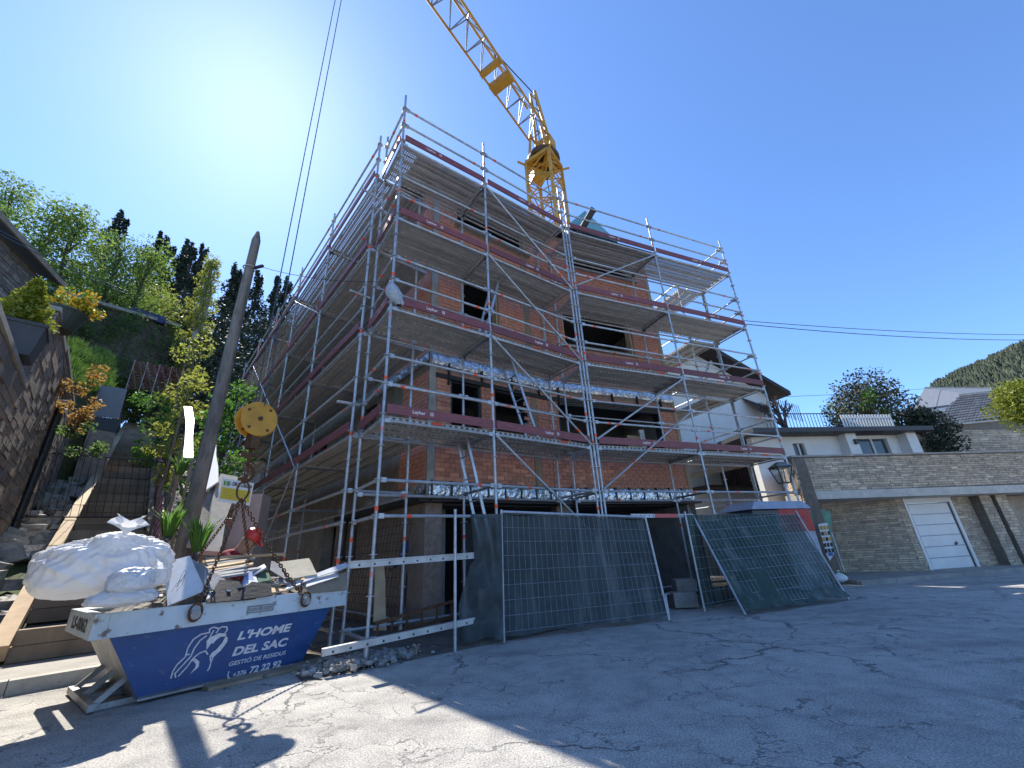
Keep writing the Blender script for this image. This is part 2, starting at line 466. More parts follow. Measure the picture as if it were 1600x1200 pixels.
# the wooded mountain far behind the right-hand roofs
FOREST = pbr('far forested slope', (.020, .032, .018), (.040, .052, .028), .06, .95)
mb = MB(); nx, ny = 90, 40
mc = at(1820, 600, 900)
for i in range(nx):
    for j in range(ny):
        a = R(33 + i * .75); r = 620 + j * 18
        x, y = math.sin(a) * r, math.cos(a) * r
        dg_ = math.degrees(a); ridge = 1330 * math.tan(R(11.9 + max(0, dg_ - 47) * .22 - max(0, dg_ - 60) * .2)) * max(0, min(1, (dg_ - 44.5) / 2.5))
        t = j / (ny - 1)
        z = -5 + ridge * math.sin(min(1, t * 1.05) * math.pi / 2) + 7 * noise.noise(V((x * .02, y * .02, 0))) * t + 7 * noise.noise(V((x * .11, y * .11, 4))) * t
        mb.v.append(V((x, y, z)))
for i in range(nx - 1):
    for j in range(ny - 1):
        a = i * ny + j; mb.f.append([a, a + ny, a + ny + 1, a + 1]); mb.m.append(0)
tag(mb.build('mountain', FOREST, smooth=False), kind='structure')
fw_ = MB()                                     # the wood covering the mountain reads as one mass
gridv = mb.v
for k in range(15000):
    i, j = random.uniform(16, 62), random.uniform(6, ny - 2); i0, j0 = int(i), int(j)
    p = gridv[i0 * ny + j0].lerp(gridv[(i0 + 1) * ny + j0], i - i0).lerp(gridv[i0 * ny + j0 + 1].lerp(gridv[(i0 + 1) * ny + j0 + 1], i - i0), j - j0)
    r_ = random.uniform(3, 6.5); h_ = random.uniform(7, 15); a0_ = random.random() * 2
    vs3 = [p + V((math.cos(a0_ + q * 1.257) * r_, math.sin(a0_ + q * 1.257) * r_, h_ * random.uniform(-.1, .25))) for q in range(5)]
    fw_.add(vs3 + [p + V((0, 0, h_))], [(q, (q + 1) % 5, 5) for q in range(5)], random.randrange(3))
tag(tag(fw_.build('mountain_wood', [pbr('far wood dark', (.022, .034, .018), (.034, .046, .024), .3, .9), pbr('far wood mid', (.042, .056, .028), (.055, .068, .034), .3, .9), pbr('far wood light', (.075, .085, .045), (.06, .07, .038), .3, .9)], recalc=False), 'dense dark wood covering the far mountain at the right', 'wood'), kind='stuff')

# ------------------------------------------------------------------ the brick building under construction
def wall_cells(s0, s1, z0, z1, hs):
    ss = sorted({s0, s1, *[k for h in hs for k in h[:2] if s0 < k < s1]}); zz = sorted({z0, z1, *[k for h in hs for k in h[2:] if z0 < k < z1]})
    for a, b in zip(ss[:-1], ss[1:]):
        for e, g in zip(zz[:-1], zz[1:]):
            if not any(h[0] <= (a + b) / 2 <= h[1] and h[2] <= (e + g) / 2 <= h[3] for h in hs): yield a, b, e, g

def wall(parent, P, d, n, s0, s1, z0, z1, hs, th, m, name='wall'):
    mb = MB()
    for a, b, e, g in wall_cells(s0, s1, z0, z1, hs):
        p = [P + d * a, P + d * b, P + d * b + n * th, P + d * a + n * th]
        mb.hexa([q + V((0, 0, e)) for q in p] + [q + V((0, 0, g)) for q in p])
    return mb.build(name, m, parent)

def masonry(parent, P, d, n, areas, hs, bw, bh, gap, proud, m, limit=300, jit=0.0, name='brick', lenj=0.0, hj=0.0, under=None):
    # lays courses of single pieces on the outer side (-n) of a wall; the pieces that show largest become parts of their own
    pcs = []
    for (s0, s1, z0, z1) in areas:
        z = z0; row = 0
        while z < z1 - .02:
            h = min(bh * (1 + random.uniform(-hj, hj)), z1 - z)
            s = s0 - (bw * .5 if row % 2 else 0) - (random.random() * bw if lenj else 0)
            while s < s1:
                w = bw * (1 + random.uniform(-lenj, lenj))
                a, b = max(s, s0), min(s + w, s1)
                if b - a > .03 and not any(a < q[1] - .01 and b > q[0] + .01 and z < q[3] - .01 and z + h > q[2] + .01 for q in hs):
                    pcs.append((a, b - gap, z, z + h - gap))
                elif b - a > .03:
                    for q in hs:
                        if z < q[3] - .01 and z + h > q[2] + .01:
                            if a < q[0] - .03 < b: pcs.append((a, q[0] - .004, z, z + h - gap))
                            if a < q[1] + .03 < b: pcs.append((q[1] + .004, b - gap, z, z + h - gap))
                s += w
            z += h; row += 1
    def key(p):
        c = P + d * ((p[0] + p[1]) / 2) + V((0, 0, (p[2] + p[3]) / 2)); return (c - EYE).length / math.sqrt(max(1e-4, (p[1] - p[0]) * (p[3] - p[2])))
    pcs.sort(key=key)
    rest = MB()
    for i, (a, b, e, g) in enumerate(pcs):
        pr = proud * random.uniform(.5, 1.2)
        j = lambda: random.uniform(-jit, jit)
        q = [P + d * a, P + d * b, P + d * b - n * pr, P + d * a - n * pr]
        pts = [q[0] + V((0, 0, e)) + n * .01, q[1] + V((0, 0, e)) + n * .01, q[2] + d * j() + V((0, 0, e + j())), q[3] + d * j() + V((0, 0, e + j())),
               q[0] + V((0, 0, g)) + n * .01, q[1] + V((0, 0, g)) + n * .01, q[2] + d * j() + V((0, 0, g + j())), q[3] + d * j() + V((0, 0, g + j()))]
        mm = m if not isinstance(m, (list, tuple)) else random.choice(m)
        if i < limit:
            mb = MB().hexa(pts); mb.build(name, mm, parent, recalc=False)
        else:
            rest.hexa(pts, 0 if not isinstance(m, (list, tuple)) else m.index(mm))
    if rest.v: tag(rest.build(name + '_rows', m, parent, recalc=False), kind='stuff')

bld = thing('brick_building', 'red brick building under construction wrapped in steel scaffolding', 'building', KC)
TOPZ = 10.35
h1 = [(1.92, 2.70, 3.38, 4.78), (3.06, 4.06, 3.38, 4.78), (2.18, 3.29, 6.50, 7.75), (2.05, 4.4, 9.25, 10.15), (1.75, 4.69, -.1, 2.16)]
h2 = [(.13, 3.52, 3.40, 4.74), (.56, 3.00, 6.47, 7.70), (.95, 3.53, 9.28, 10.1), (.2, 3.9, -.1, 2.16)]
wall(bld, W1P, d1, n1, 1.40, 4.69, 0, TOPZ, h1, .28, MORTAR)
wall(bld, W2P, d2, n2, -.169, 4.10, 0, TOPZ, h2, .28, MORTAR)
masonry(bld, W1P, d1, n1, [(1.58, 4.69, 2.56, 4.92), (1.58, 4.69, 5.3, 9.1), (1.58, 2.05, 9.1, 10.2), (4.4, 4.69, 9.1, 10.2)], h1 + [(4.12, 4.32, 2.5, 10.2)], .222, .092, .011, .014, BRICK, limit=175)
masonry(bld, W2P, d2, n2, [(-.15, 4.0, 2.56, 4.95), (-.15, 4.0, 5.3, 10.2)], h2, .222, .092, .011, .014, BRICK, limit=125)
# concrete corner columns and the mid column
for (P, d, n, s0, s1) in ((W1P, d1, n1, 1.405, 1.57), (W1P, d1, n1, 4.13, 4.31), (W2P, d2, n2, 4.0, 4.12)):
    mb = MB(); q = [P + d * s0 - n * .018, P + d * s1 - n * .018, P + d * s1 + n * .1, P + d * s0 + n * .1]
    if s0 > 4.12 and s0 < 4.2:
        for e, g in ((2.5, 4.9), (5.3, 9.2)): mb.hexa([p + V((0, 0, e)) for p in q] + [p + V((0, 0, g)) for p in q])
    else: mb.hexa([p + V((0, 0, 2.3)) for p in q] + [p + V((0, 0, TOPZ)) for p in q])
    mb.build('concrete_column', CONC if s0 < 2 else TIMBER, bld)
# side walls
wall(bld, KC, dL, nL, 0, 15.6, 0, TOPZ, [(3.2, 4.0, 1.2, 2.2), (2.6, 3.3, 3.9, 4.9), (6.2, 7.4, 3.6, 4.9), (3.0, 4.2, 6.3, 7.4), (7, 8.2, 6.2, 7.4), (4.6, 5.6, .1, 2.1)], .28, FOIL_TAN, 'side_wall')
masonry(bld, KC, dL, nL, [(.03, 1.15, 2.4, 4.9), (.03, 1.6, 5.35, 7.6), (.03, .9, 7.8, 10.2)], [], .222, .092, .011, .012, BRICK, limit=0, name='side_brick')
ER = W2P + d2 * 4.10
wall(bld, ER, n2, -d2, .0, 4.5, 0, TOPZ, [], .28, CONC, 'end_wall')
# slabs, rear lining and roof plate
rear = 2.1
poly = [KC, BEND, ER, ER + n2 * rear, BEND + (n1 + n2).normalized() * rear, KC + n1 * rear + d1 * 2, KC + nL * 3 + dL * 15.4, KC + dL * 15.4]
ctr = sum(poly, V()) / len(poly)
def shrink(k): return [tuple((ctr + (p - ctr) * k).xy) for p in poly]
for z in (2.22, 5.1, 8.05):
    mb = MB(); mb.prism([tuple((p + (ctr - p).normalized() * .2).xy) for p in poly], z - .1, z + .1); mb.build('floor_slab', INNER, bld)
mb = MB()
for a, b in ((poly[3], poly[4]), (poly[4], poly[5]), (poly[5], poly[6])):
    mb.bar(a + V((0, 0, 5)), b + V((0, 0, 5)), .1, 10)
mb.build('rear_lining', INNER, bld)  # back wall coloured dark so the window openings read as unlit
mb = MB(); off = [KC - n1 * .3 - nL * .62, BEND - (n1 + n2).normalized() * .3, ER - n2 * .3 + d2 * .3, ER + n2 * (rear + .3) + d2 * .3] + poly[4:6] + [poly[6], poly[7] - nL * .62]  # side wall overhang widened to block a streak of sunlight
mb.prism([tuple(p.xy) for p in off], TOPZ, TOPZ + .16); mb.build('eaves', TIMBER_DK, bld)
# teal roof planes with a small gable over the right wing
tp = lambda s, o, z: W2P + d2 * s + n2 * o + V((0, 0, z))
t1 = lambda s, o, z: W1P + d1 * s + n1 * o + V((0, 0, z))
roof = MB()
roof.slab([t1(1.2, -.2, 10.53), t1(4.6, -.2, 10.53), t1(4.6, 2.2, 11.25), t1(1.2, 2.2, 11.25)], (0, 0, .05))
roof.slab([tp(-.1, -.2, 10.53), tp(4.3, -.2, 10.53), tp(3.4, 1.6, 11.3), tp(.4, 1.6, 11.3)], (0, 0, .05))
rf = roof.build('roof', TEAL, bld)
mb = MB(); gz = 10.6
mb.add([tp(.9, -.28, gz), tp(2.9, -.28, gz - .03), tp(1.75, -.28, gz + .95), tp(1.75, 1.8, gz + .95), tp(.9, 1.8, gz), tp(2.9, 1.8, gz)], [(0, 1, 2), (0, 2, 3, 4), (1, 5, 3, 2), (4, 3, 5)])
mb.build('roof_gable', TEAL, rf)
# window linings, frames and lintels
def opening(P, d, n, s0, s1, z0, z1, wood=True):
    mb = MB()
    for s in (s0, s1):
        q = P + d * (s + (.03 if s == s0 else -.03)) + n * .14
        mb.bar(q + V((0, 0, z0)), q + V((0, 0, z1)), .055, .2, up=n)
    mb.bar(P + d * s0 + n * .14 + V((0, 0, z1 - .03)), P + d * s1 + n * .14 + V((0, 0, z1 - .03)), .2, .055)
    w = mb.build('window_frame', RAW_WOOD if wood else DARK_STEEL, bld)
    mb = MB(); mb.bar(P + d * (s0 - .06) - n * .03 + V((0, 0, z0 - .03)), P + d * (s1 + .06) - n * .03 + V((0, 0, z0 - .03)), .16, .05)
    mb.build('window_sill', CONC, w)
for h in h1[:4]: opening(W1P, d1, n1, *h, wood=h[2] > 5)
for h in h2[:3]: opening(W2P, d2, n2, *h, wood=h[2] > 5)
# black steel lintel beam, hangers and foil strips over the first storey and over the ground storey
for (P, d, n, s0, s1) in ((W1P, d1, n1, 1.55, 4.66), (W2P, d2, n2, -.13, 4.05)):
    mb = MB(); mb.bar(P + d * s0 - n * .03 + V((0, 0, 4.80)), P + d * s1 - n * .03 + V((0, 0, 4.80)), .05, .1); mb.build('lintel_beam', DARK_STEEL, bld)
    s = s0 + .3
    while s < s1:
        mb = MB(); mb.bar(P + d * s - n * .045 + V((0, 0, 4.62 if s - s0 < .4 else 4.8)), P + d * s - n * .045 + V((0, 0, 5.12)), .07, .03, up=d); mb.build('hanger', DARK_STEEL, bld); s += .85
    s = s0 - .05
    while s < s1:
        mb = MB(); mb.bar(P + d * s - n * .03 + V((0, 0, 2.2)), P + d * s - n * .03 + V((0, 0, 2.56)), .07, .04, up=d); mb.build('hanger', DARK_STEEL, bld); s += .43
    def foil(z0, z1, nm):
        mb = MB(); n_ = int((s1 - s0) / .05)
        for i in range(n_ + 1):
            for k in range(5):
                q = P + d * (s0 - .1 + (s1 - s0 + .14) * i / n_) - n * (.022 + .02 * random.random() + .022 * math.sin(k / 4 * math.pi)); mb.v.append(q + V((0, 0, z0 + (z1 - z0) * k / 4 + .015 * random.uniform(-1, 1))))
        for i in range(n_):
            for k in range(4): a = i * 5 + k; mb.f.append([a, a + 5, a + 6, a + 1]); mb.m.append(0)
        mb.build(nm, FOIL, bld)
    foil(5.06, 5.32, 'foil_strip'); foil(2.24, 2.52, 'foil_strip')
    mb = MB(); mb.bar(P + d * (s0 - .15) - n * .12 + V((0, 0, 2.18)), P + d * (s1 + .03) - n * .12 + V((0, 0, 2.18)), .34, .09); mb.build('slab_edge_beam', DARK_STEEL, bld)
# the same bands on the side wall
for z, h in ((5.2, .25), (2.38, .25)):
    mb = MB(); n_ = 40
    for i in range(n_ + 1):
        for k in range(4):
            q = KC + dL * (i * .07 - .03) - nL * (.02 + .03 * random.random() + .02 * math.sin(k / 3 * math.pi)); mb.v.append(q + V((0, 0, z - h / 2 + h * k / 3)))
    for i in range(n_):
        for k in range(3): a = i * 4 + k; mb.f.append([a, a + 4, a + 5, a + 1]); mb.m.append(0)
    mb.build('foil_strip', FOIL, bld)
mb = MB(); mb.bar(KC - nL * .12 - dL * .25 + V((0, 0, 2.18)), KC - nL * .12 + dL * 4 + V((0, 0, 2.18)), .34, .088); mb.build('slab_edge_beam', DARK_STEEL, bld)
for (s, z, w, h) in ((2.6, 3.9, .7, 1.0), (6.2, 3.6, 1.2, 1.3), (3.0, 6.3, 1.2, 1.1), (7, 6.2, 1.2, 1.2), (3.2, 1.2, .8, 1.0)):
    mb = MB(); p = KC + dL * s + nL * .03 + V((0, 0, z))
    for a, b in (((0, 0), (w, 0)), ((0, h), (w, h)), ((0, 0), (0, h)), ((w, 0), (w, h)), ((w / 2, 0), (w / 2, h))):
        mb.bar(p + dL * a[0] + V((0, 0, a[1])), p + dL * b[0] + V((0, 0, b[1])), .06, .06)
    w_ = mb.build('window_frame', DARK_STEEL, bld)
    mb = MB(); mb.bar(p - nL * .1 - dL * .08 + V((0, 0, -.03)), p - nL * .1 + dL * (w + .08) + V((0, 0, -.03)), .22, .05); mb.build('window_sill', CONC, w_)
# ground storey: columns and pale inner partition, straw-coloured insulation seen through the wide opening
for s in (1.55, 1.75):
    mb = MB(); q = W1P + d1 * s + n1 * (.1 if s < 1.7 else .2); mb.bar(q + V((0, 0, .02)), q + V((0, 0, 2.14)), .09, .09); mb.build('steel_post', CONC_LT if s < 1.7 else DARK_STEEL, bld)
mb = MB(); q = W1P + d1 * 1.9 + n1 * 1.0; mb.bar(q + V((0, 0, 1.07)), q + d1 * .42 + V((0, 0, 1.07)), .06, 2.1); mb.build('partition', CONC, bld)
mb = MB(); mb.bar(W2P + d2 * 2.75 + n2 * .7 + V((0, 0, 3.75)), W2P + d2 * 3.2 + n2 * .7 + V((0, 0, 3.75)), .08, .85); mb.build('insulation_board', RAW_WOOD, bld)
mb = MB(); mb.bar(W2P + d2 * 3.28 + n2 * .66 + V((0, 0, 3.3)), W2P + d2 * 3.28 + n2 * .66 + V((0, 0, 4.35)), .14, .14); mb.build('white_post', pbr('white board', (.75, .74, .70), (.6, .6, .57), 4, .7), bld)
# vent pipe poking over the top deck
q = at(904, 358, (W2P + d2 * .3).length); 
mb = MB(); e = q - n2 * .45 + d2 * .28 + V((0, 0, .42)); mb.tube(q + n2 * .3 - V((0, 0, .25)), e, .105, 14); mb.tube(e, e + (e - q).normalized() * .05, .115, 14)
vp = mb.build('vent_pipe', BLACK_PLASTIC, bld, smooth=False)
# ------------------------------------------------------------------ scaffolding
scf = thing('scaffold', 'galvanised steel scaffold with wine red toe boards around the brick building', 'scaffolding', A)
WID = 1.09
def lift(p, z): return V((p.x, p.y, z))
def standard(p, z0, z1, bands=(1.7,), foot=True):
    mb = MB(); mb.tube(lift(p, z0), lift(p, z1), .0245, 10)
    if foot: mb.box(lift(p, z0), (.15, .15, .012)); mb.tube(lift(p, z0), lift(p, z0 + .2), .034, 8)
    s = mb.build('standard', GALV, scf, smooth=False)
    mb = MB(); z = .26
    while z < z1:
        if z > z0 + .1: mb.lathe([(.026, -.006), (.062, -.005), (.062, .005), (.026, .006)], lift(p, z), 8)
        if abs((z - .26) % 2 - 1.0) < .01 and z > z0: mb.tube(lift(p, z - .3), lift(p, z - .12), .029, 8)
        z += .5
    tag(mb.build('rosette', GALV, s), kind='stuff')
    mb = MB()
    for b in bands:
        z = b
        while z < z1 - .1:
            if z > z0 + .1: mb.tube(lift(p, z - .032), lift(p, z + .032), .0285, 10)
            z += 2.0
    if mb.v: tag(mb.build('orange_band', ORANGE, s), kind='stuff')
    return s
def rail(p, q, z, name='guard_rail', r=.0242, band=.12, z2=None, head=True):
    a, b = lift(p, z), lift(q, z if z2 is None else z2); u = (b - a).normalized()
    mb = MB(); mb.tube(a, b, r, 8)
    if head:
        for o, sgn in ((a, 1), (b, -1)): mb.bar(o + u * sgn * .03, o + u * sgn * .11, .05, .07)
    o = mb.build(name, GALV, scf)
    if band is not None:
        c = a.lerp(b, band); mb = MB(); mb.tube(c - u * .035, c + u * .035, r + .004, 8); mb.build('orange_band', ORANGE, o)
    return o
PLANKS = {}
def plank_mesh(Ln, perf=False):
    k = round(Ln, 2)
    if (k, perf) not in PLANKS:
        w = .318; mb = MB()
        mb.box((k / 2, w / 2, -.002), (k, w, .004), mi=0)
        for y in (.003, w - .003): mb.box((k / 2, y, -.036), (k, .005, .064), mi=1)
        for y in (.016, w - .016): mb.box((k / 2, y, -.069), (k, .028, .004), mi=2)
        for y in (.105, .212): mb.box((k / 2, y, -.012), (k - .02, .022, .016), mi=2)
        for x in (.02, k - .02): mb.box((x, w / 2, -.035), (.03, w - .012, .06), mi=2)
        me = bpy.data.meshes.new('deck_plank'); me.from_pydata([tuple(p) for p in mb.v], [], mb.f)
        for m in (PLANK_TOP if perf else PLANK_SOLID, PLANK_SIDE, GALV2): me.materials.append(m)
        me.polygons.foreach_set('material_index', mb.m); me.update(); PLANKS[(k, perf)] = me
    return PLANKS[(k, perf)]
def deck(p, q, n, z, cnt=3, first=.06):
    d = (q - p); Ln = d.length - .06; d.normalize()
    for i in range(cnt):
        o = lift(p, z) + d * .03 + n * (first + i * .328)
        M = Matrix((d, n, V((0, 0, 1)))).transposed().to_4x4(); M.translation = o
        link('deck_plank', plank_mesh(Ln, z > 9), scf, M)
LOGO = text_mesh('Layher', .082, bold=.0015, ext=.001)
def toe(p, q, n, z, text=None):
    d = (q - p).normalized(); a = lift(p, z + .08) + d * .04 - n * .045; b = lift(q, z + .08) - d * .04 - n * .045
    t = MB().bar(a, b, .028, .155).build('toe_board', WINE, scf)
    if text is not None:
        M = facing(lift(p, z + .055) + d * (q - p).length * text - n * .0605, d, -n)
        me = LOGO.copy() if False else LOGO
        l = link('lettering', me, t, M)
        if not l.data.materials: l.data.materials.append(WHITE_INK)
        o = lift(p, z + .055) + d * ((q - p).length * text + .31) - n * .0605; mb = MB()
        for x0, x1, z0, z1 in ((0, .055, 0, .008), (0, .055, .05, .058), (0, .008, .008, .05), (.047, .055, .008, .05), (.016, .024, .014, .044), (.031, .039, .014, .044)):
            mb.box(o + d * (x0 + x1) / 2 + V((0, 0, (z0 + z1) / 2)), (x1 - x0, .002, z1 - z0), Matrix.Rotation(math.atan2(d.y, d.x), 3, 'Z'))
        mb.build('logo_mark', WHITE_INK, t)
    # orange end mark on the plank edge
    return t

C2 = C + d2 * .16
R1o = [A, B, C - d1 * .02]; R1i = [p + n1 * WID for p in R1o]
R2o = [C2, D, E]; R2i = [p + n2 * WID for p in R2o]
Lo = [L0 + dL * 3.07 * k for k in range(6)]; Li = [p + nL * WID for p in Lo]
GROUND_L = [.02, .25, .6, 1.0, 1.4, 1.8]
for i, p in enumerate(R1o): standard(p, .02, 10.66 if i else 10.7, (1.02, 1.86) if i == 0 else (1.92,))
standard(C + d1 * .09 - n1 * .0, .02, 9.4, (1.3,))
for p in R1i: standard(p, .02, 9.3 if p is not R1i[0] else 10.6, (1.5,))
for i, p in enumerate(R2o): standard(p, .02, 10.6, (1.45 + .1 * i,))
for p in R2i: standard(p, .02, 9.3, (1.6,))
for k, p in enumerate(Lo): standard(p, GROUND_L[k], 10.55, (1.2, ) if k == 0 else (1.0 + .3 * k,))
for k, p in enumerate(Li): standard(p, GROUND_L[k], 9.3, (1.5,))
bays = []
for o, i_, n in ((R1o, R1i, n1), (R2o, R2i, n2), (Lo, Li, nL)):
    for k in range(len(o) - 1): bays.append((o[k], o[k + 1], i_[k], i_[k + 1], n, o is Lo, k))
TXT = {(0, 0): .30, (0, 1): .25, (0, 2): .35, (0, 3): .28, (1, 0): .62, (1, 1): .6, (1, 2): None, (1, 3): .62}
bi = 0
for (p, q, pi, qi, n, left, k) in bays:
    for lv, z in enumerate(LEVELS):
        deck(p, q, n, z, 4 if left else 3)  # left bays: extra inner plank added to close a gap for sunlight
        toe(p, q, n, z, None if left else (.25, .42, .38, .45)[bi] + .03 * ((lv * 7 + bi * 3) % 4 - 1))
        for dz, bd in ((.5, .86 if lv % 2 else .14), (1.0, .13 if lv % 2 else .82)):
            rail(p - n * .0, q - n * .0, z + dz, band=bd)
        rail(p, q, z - .1, 'ledger', band=None)
        rail(pi, qi, z - .1, 'ledger', band=None)
        if lv < 3 and not left: rail(pi, qi, z + 1.0, 'inner_rail', band=.6, r=.02)
        # orange mark on the outer plank edge
        c = lift(p, z - .03).lerp(lift(q, z - .03), (.46, .72, .5, .78)[(lv + bi) % 4]) + n * .05; u = (q - p).normalized()
        MB().bar(c - u * .1, c + u * .1, .006, .045).build('orange_mark', ORANGE, scf)
    for z in LEVELS:
        for a, b in ((p, pi), (q, qi)):
            rail(a, b, z - .09, 'transom', band=None, r=.022)
    bi += 1
# lower lifts
for (p, q, pi, qi, n, left, k) in bays:
    g = GROUND_L[k] if left else 0
    if not left or k < 3:
        rail(p, q, 2.26, 'ledger', band=.3 if k else .84)
        if left or k == 0 and n is n1: rail(p, q, 1.76, 'ledger', band=.24)
        rail(p, pi, 2.26, 'transom', band=None); rail(q, qi, 2.26, 'transom', band=None)
        rail(pi, qi, 2.2, 'ledger', band=.4)
    rail(p, q, .26 + g * .8, 'ledger', band=.25 if k == 0 else .7)
    if not left or k == 0: rail(pi, qi, .26 + g * .8, 'ledger', band=None)
rail(A, R1i[0], .26, 'transom', band=None); rail(A, R1i[0], 1.76, 'transom', band=None)
for z in LEVELS:
    rail(A, R1i[0], z + .5, band=.3); rail(A, R1i[0], z + 1.0, band=.6)
    toe(R1i[0] - d1 * .0, A, d1, z)
    # rails past the far end, with their wedge heads sticking out
    for dz in (.5, 1.0): rail(E + d2 * .28 + n2 * .12, E - d2 * .12 + n2 * .12, z + dz, 'end_rail', band=None)
    for dz in (.5, 1.0): rail(E, R2i[2], z + dz, band=None)
# short stub tubes on the double corner standards
for z in (3.75, 6.0, 8.6):
    q = lift(L0, z); mb = MB(); mb.tube(q + nL * .1, q - nL * .32 - dL * .1 + V((0, 0, -.05)), .024, 8); mb.build('stub_tube', GALV, scf)
# diagonals
def diag(p, za, q, zb, n, band=.85):
    a, b = lift(p - n * .05, za), lift(q - n * .05, zb); mb = MB(); mb.tube(a, b, .0215, 8); o = mb.build('diagonal_brace', GALV, scf)
    u = (b - a).normalized(); c = a.lerp(b, band); MB().tube(c - u * .04, c + u * .04, .026, 8).build('orange_band', ORANGE, o)
for z in LEVELS: diag(B, z - .1, C, z - 2.05, n1)
for z in (3.26, 7.26): diag(C2, z + .1, D, z + 1.9, n2, .2)
diag(C2, 2.3, D, 4.25, n2, .3)
for k, zz in ((1, (3.26, 7.26)), (2, (1.3, 5.26)), (3, (3.26, 7.26))):
    for z in zz: diag(Lo[k], z - .1, Lo[k + 1], z + 1.9, nL)
diag(Lo[1], 3.2, Lo[2], .6, nL)
# return bay at the far end of the right wing
Ro = [E + n2 * 1.15, E + n2 * 3.7]; 
for p in Ro:
    standard(p, .02, 9.6, (1.4,)); standard(p - d2 * WID, .02, 9.3, (1.4,))
for z in LEVELS:
    deck(Ro[1] - d2 * 1.05, Ro[0] - d2 * 1.05, d2, z - .02, 3)
    for dz in (.5, 1.0): rail(Ro[0], Ro[1], z + dz, band=.5)
rail(Ro[0], Ro[1], 2.2, 'ledger', band=.4)
# ladders between the decks
def ladder(foot, top, side, name='ladder', n=8, parent=scf, m=ALU, w=.36):
    mb = MB(); u = (top - foot)
    for s in (-1, 1): mb.bar(foot + side * s * w / 2, top + side * s * w / 2, .055, .025, up=side)
    st = mb.build(name, m, parent)
    mb = MB()
    for i in range(1, n):
        c = foot + u * (i / n); mb.tube(c - side * w / 2, c + side * w / 2, .014, 6)
    tag(mb.build('rung', m, st), kind='stuff')
    return st
for lv, (s0, s1) in enumerate(((2.05, 2.3), (3.6, 2.9), (2.2, 2.75))):
    zb = [.1, 3.28, 5.28][lv]; zt = [3.3, 5.3, 7.3][lv]
    b_ = A + d1 * s0 + n1 * .75; t_ = A + d1 * s1 + n1 * .75
    if lv == 0: b_ = A + d1 * 2.35 + n1 * .7 + d1 * .2; t_ = A + d1 * 1.75 + n1 * .7
    ladder(lift(b_, zb), lift(t_, zt), n1)
# long punched aluminium beams left lying on the lower ledgers and on the ground
def beam(a, b, h, label, cat='beam', nm='aluminium_beam'):
    o = thing(nm, label, cat, a); u = (b - a).normalized(); L_ = (b - a).length
    MB().bar(a, b, .045, h).build('web', GALV2, o)
    side = u.cross(V((0, 0, 1))).normalized()
    if side.dot(EYE - a) < 0: side = -side
    for i in range(int(L_ / .2)):
        c = a + u * (.12 + i * .2) + side * .0225
        mb = MB(); mb.tube(c, c + side * .003, .014, 10); mb.build('hole_disc', BLACK_PLASTIC, o)  # solid black disc, colour stands in for the shade inside a punched hole
    MB().bar(a + V((0, 0, h / 2 + .012)), b + V((0, 0, h / 2 + .012)), .07, .022).build('flange', GALV2, o)
    return o
beam(lift(A - d1 * .32 - n1 * .07, 1.14), lift(A + d1 * 1.75 - n1 * .07, 1.17), .065, 'punched silver beam resting waist high across the scaffold corner bay')
beam(lift(A - d1 * .55 - n1 * .10, .22), lift(A + d1 * 1.5 - n1 * .10, .30), .055, 'punched silver beam low beside the base tube of the corner bay')
# cloth tied to the corner post
mb = MB(); ccx = lift(A, 5.45)
for i in range(14):
    for j in range(9):
        t = i / 13 * 2 * math.pi; zz = j / 8
        r = .05 + .09 * math.sin(zz * math.pi) ** .7 + .03 * noise.noise(V((math.cos(t) * 2, math.sin(t) * 2, zz * 5)))
        mb.v.append(ccx + V((math.cos(t) * r + .1 * zz * 0 + .14 * (1 - zz) ** 2, math.sin(t) * r + .04 * (1 - zz), zz * .42 - .22)))
for i in range(13):
    for j in range(8): a = i * 9 + j; mb.f.append([a, a + 9, a + 10, a + 1]); mb.m.append(0)
tag(mb.build('rag', pbr('pale grey cloth', (.42, .46, .50), (.28, .31, .35), 12, .9, bump=1, bscale=20), smooth=True), 'crumpled pale rag tied to the corner post of the scaffold', 'rag')
# ------------------------------------------------------------------ tower crane
YELLOW = pbr('crane yellow paint', (.62, .32, .03), (.46, .22, .02), 3, .5, .0, rnd=.08, speck=(12, .3, (.25, .12, .03), .62))
CRANE_GREY = pbr('jib grey steel', (.34, .34, .36), (.22, .22, .23), 6, .5, .5)
RUST = pbr('rusty chain steel', (.16, .075, .035), (.09, .05, .03), 14, .75, .4, bump=.3)
CABLE = pbr('steel rope', (.05, .05, .055), (.09, .09, .09), 30, .5, .6)
HOOK = V((-3.66, 5.50, 0)); MAST = V((2.1, 14.15, 0)); JZ = 20.0
jd = (HOOK - MAST).normalized(); js = V((-jd.y, jd.x, 0))
crane = thing('tower_crane', 'yellow lattice tower crane standing behind the brick building', 'crane', MAST)
mw = .62; zt = 18.2
corner = [MAST + jd * a + js * b for a, b in ((-mw, -mw), (mw, -mw), (mw, mw), (-mw, mw))]
for q in corner: MB().bar(lift(q, 0), lift(q, zt), .12, .12, up=jd).build('mast_chord', YELLOW, crane)
br = MB(); z = 4.0; k = 0
while z < zt - .6:
    for i in range(4):
        a, b = corner[i], corner[(i + 1) % 4]
        if k % 2: a, b = b, a
        br.tube(lift(a, z), lift(b, z + .75), .032, 5); br.tube(lift(a, z), lift(b, z), .028, 5)
    z += .75; k += 1
tag(br.build('mast_bracing', YELLOW, crane), kind='stuff')
mb = MB()
for i in range(4): mb.bar(lift(corner[i], zt), lift(corner[(i + 1) % 4], zt), .16, .2)
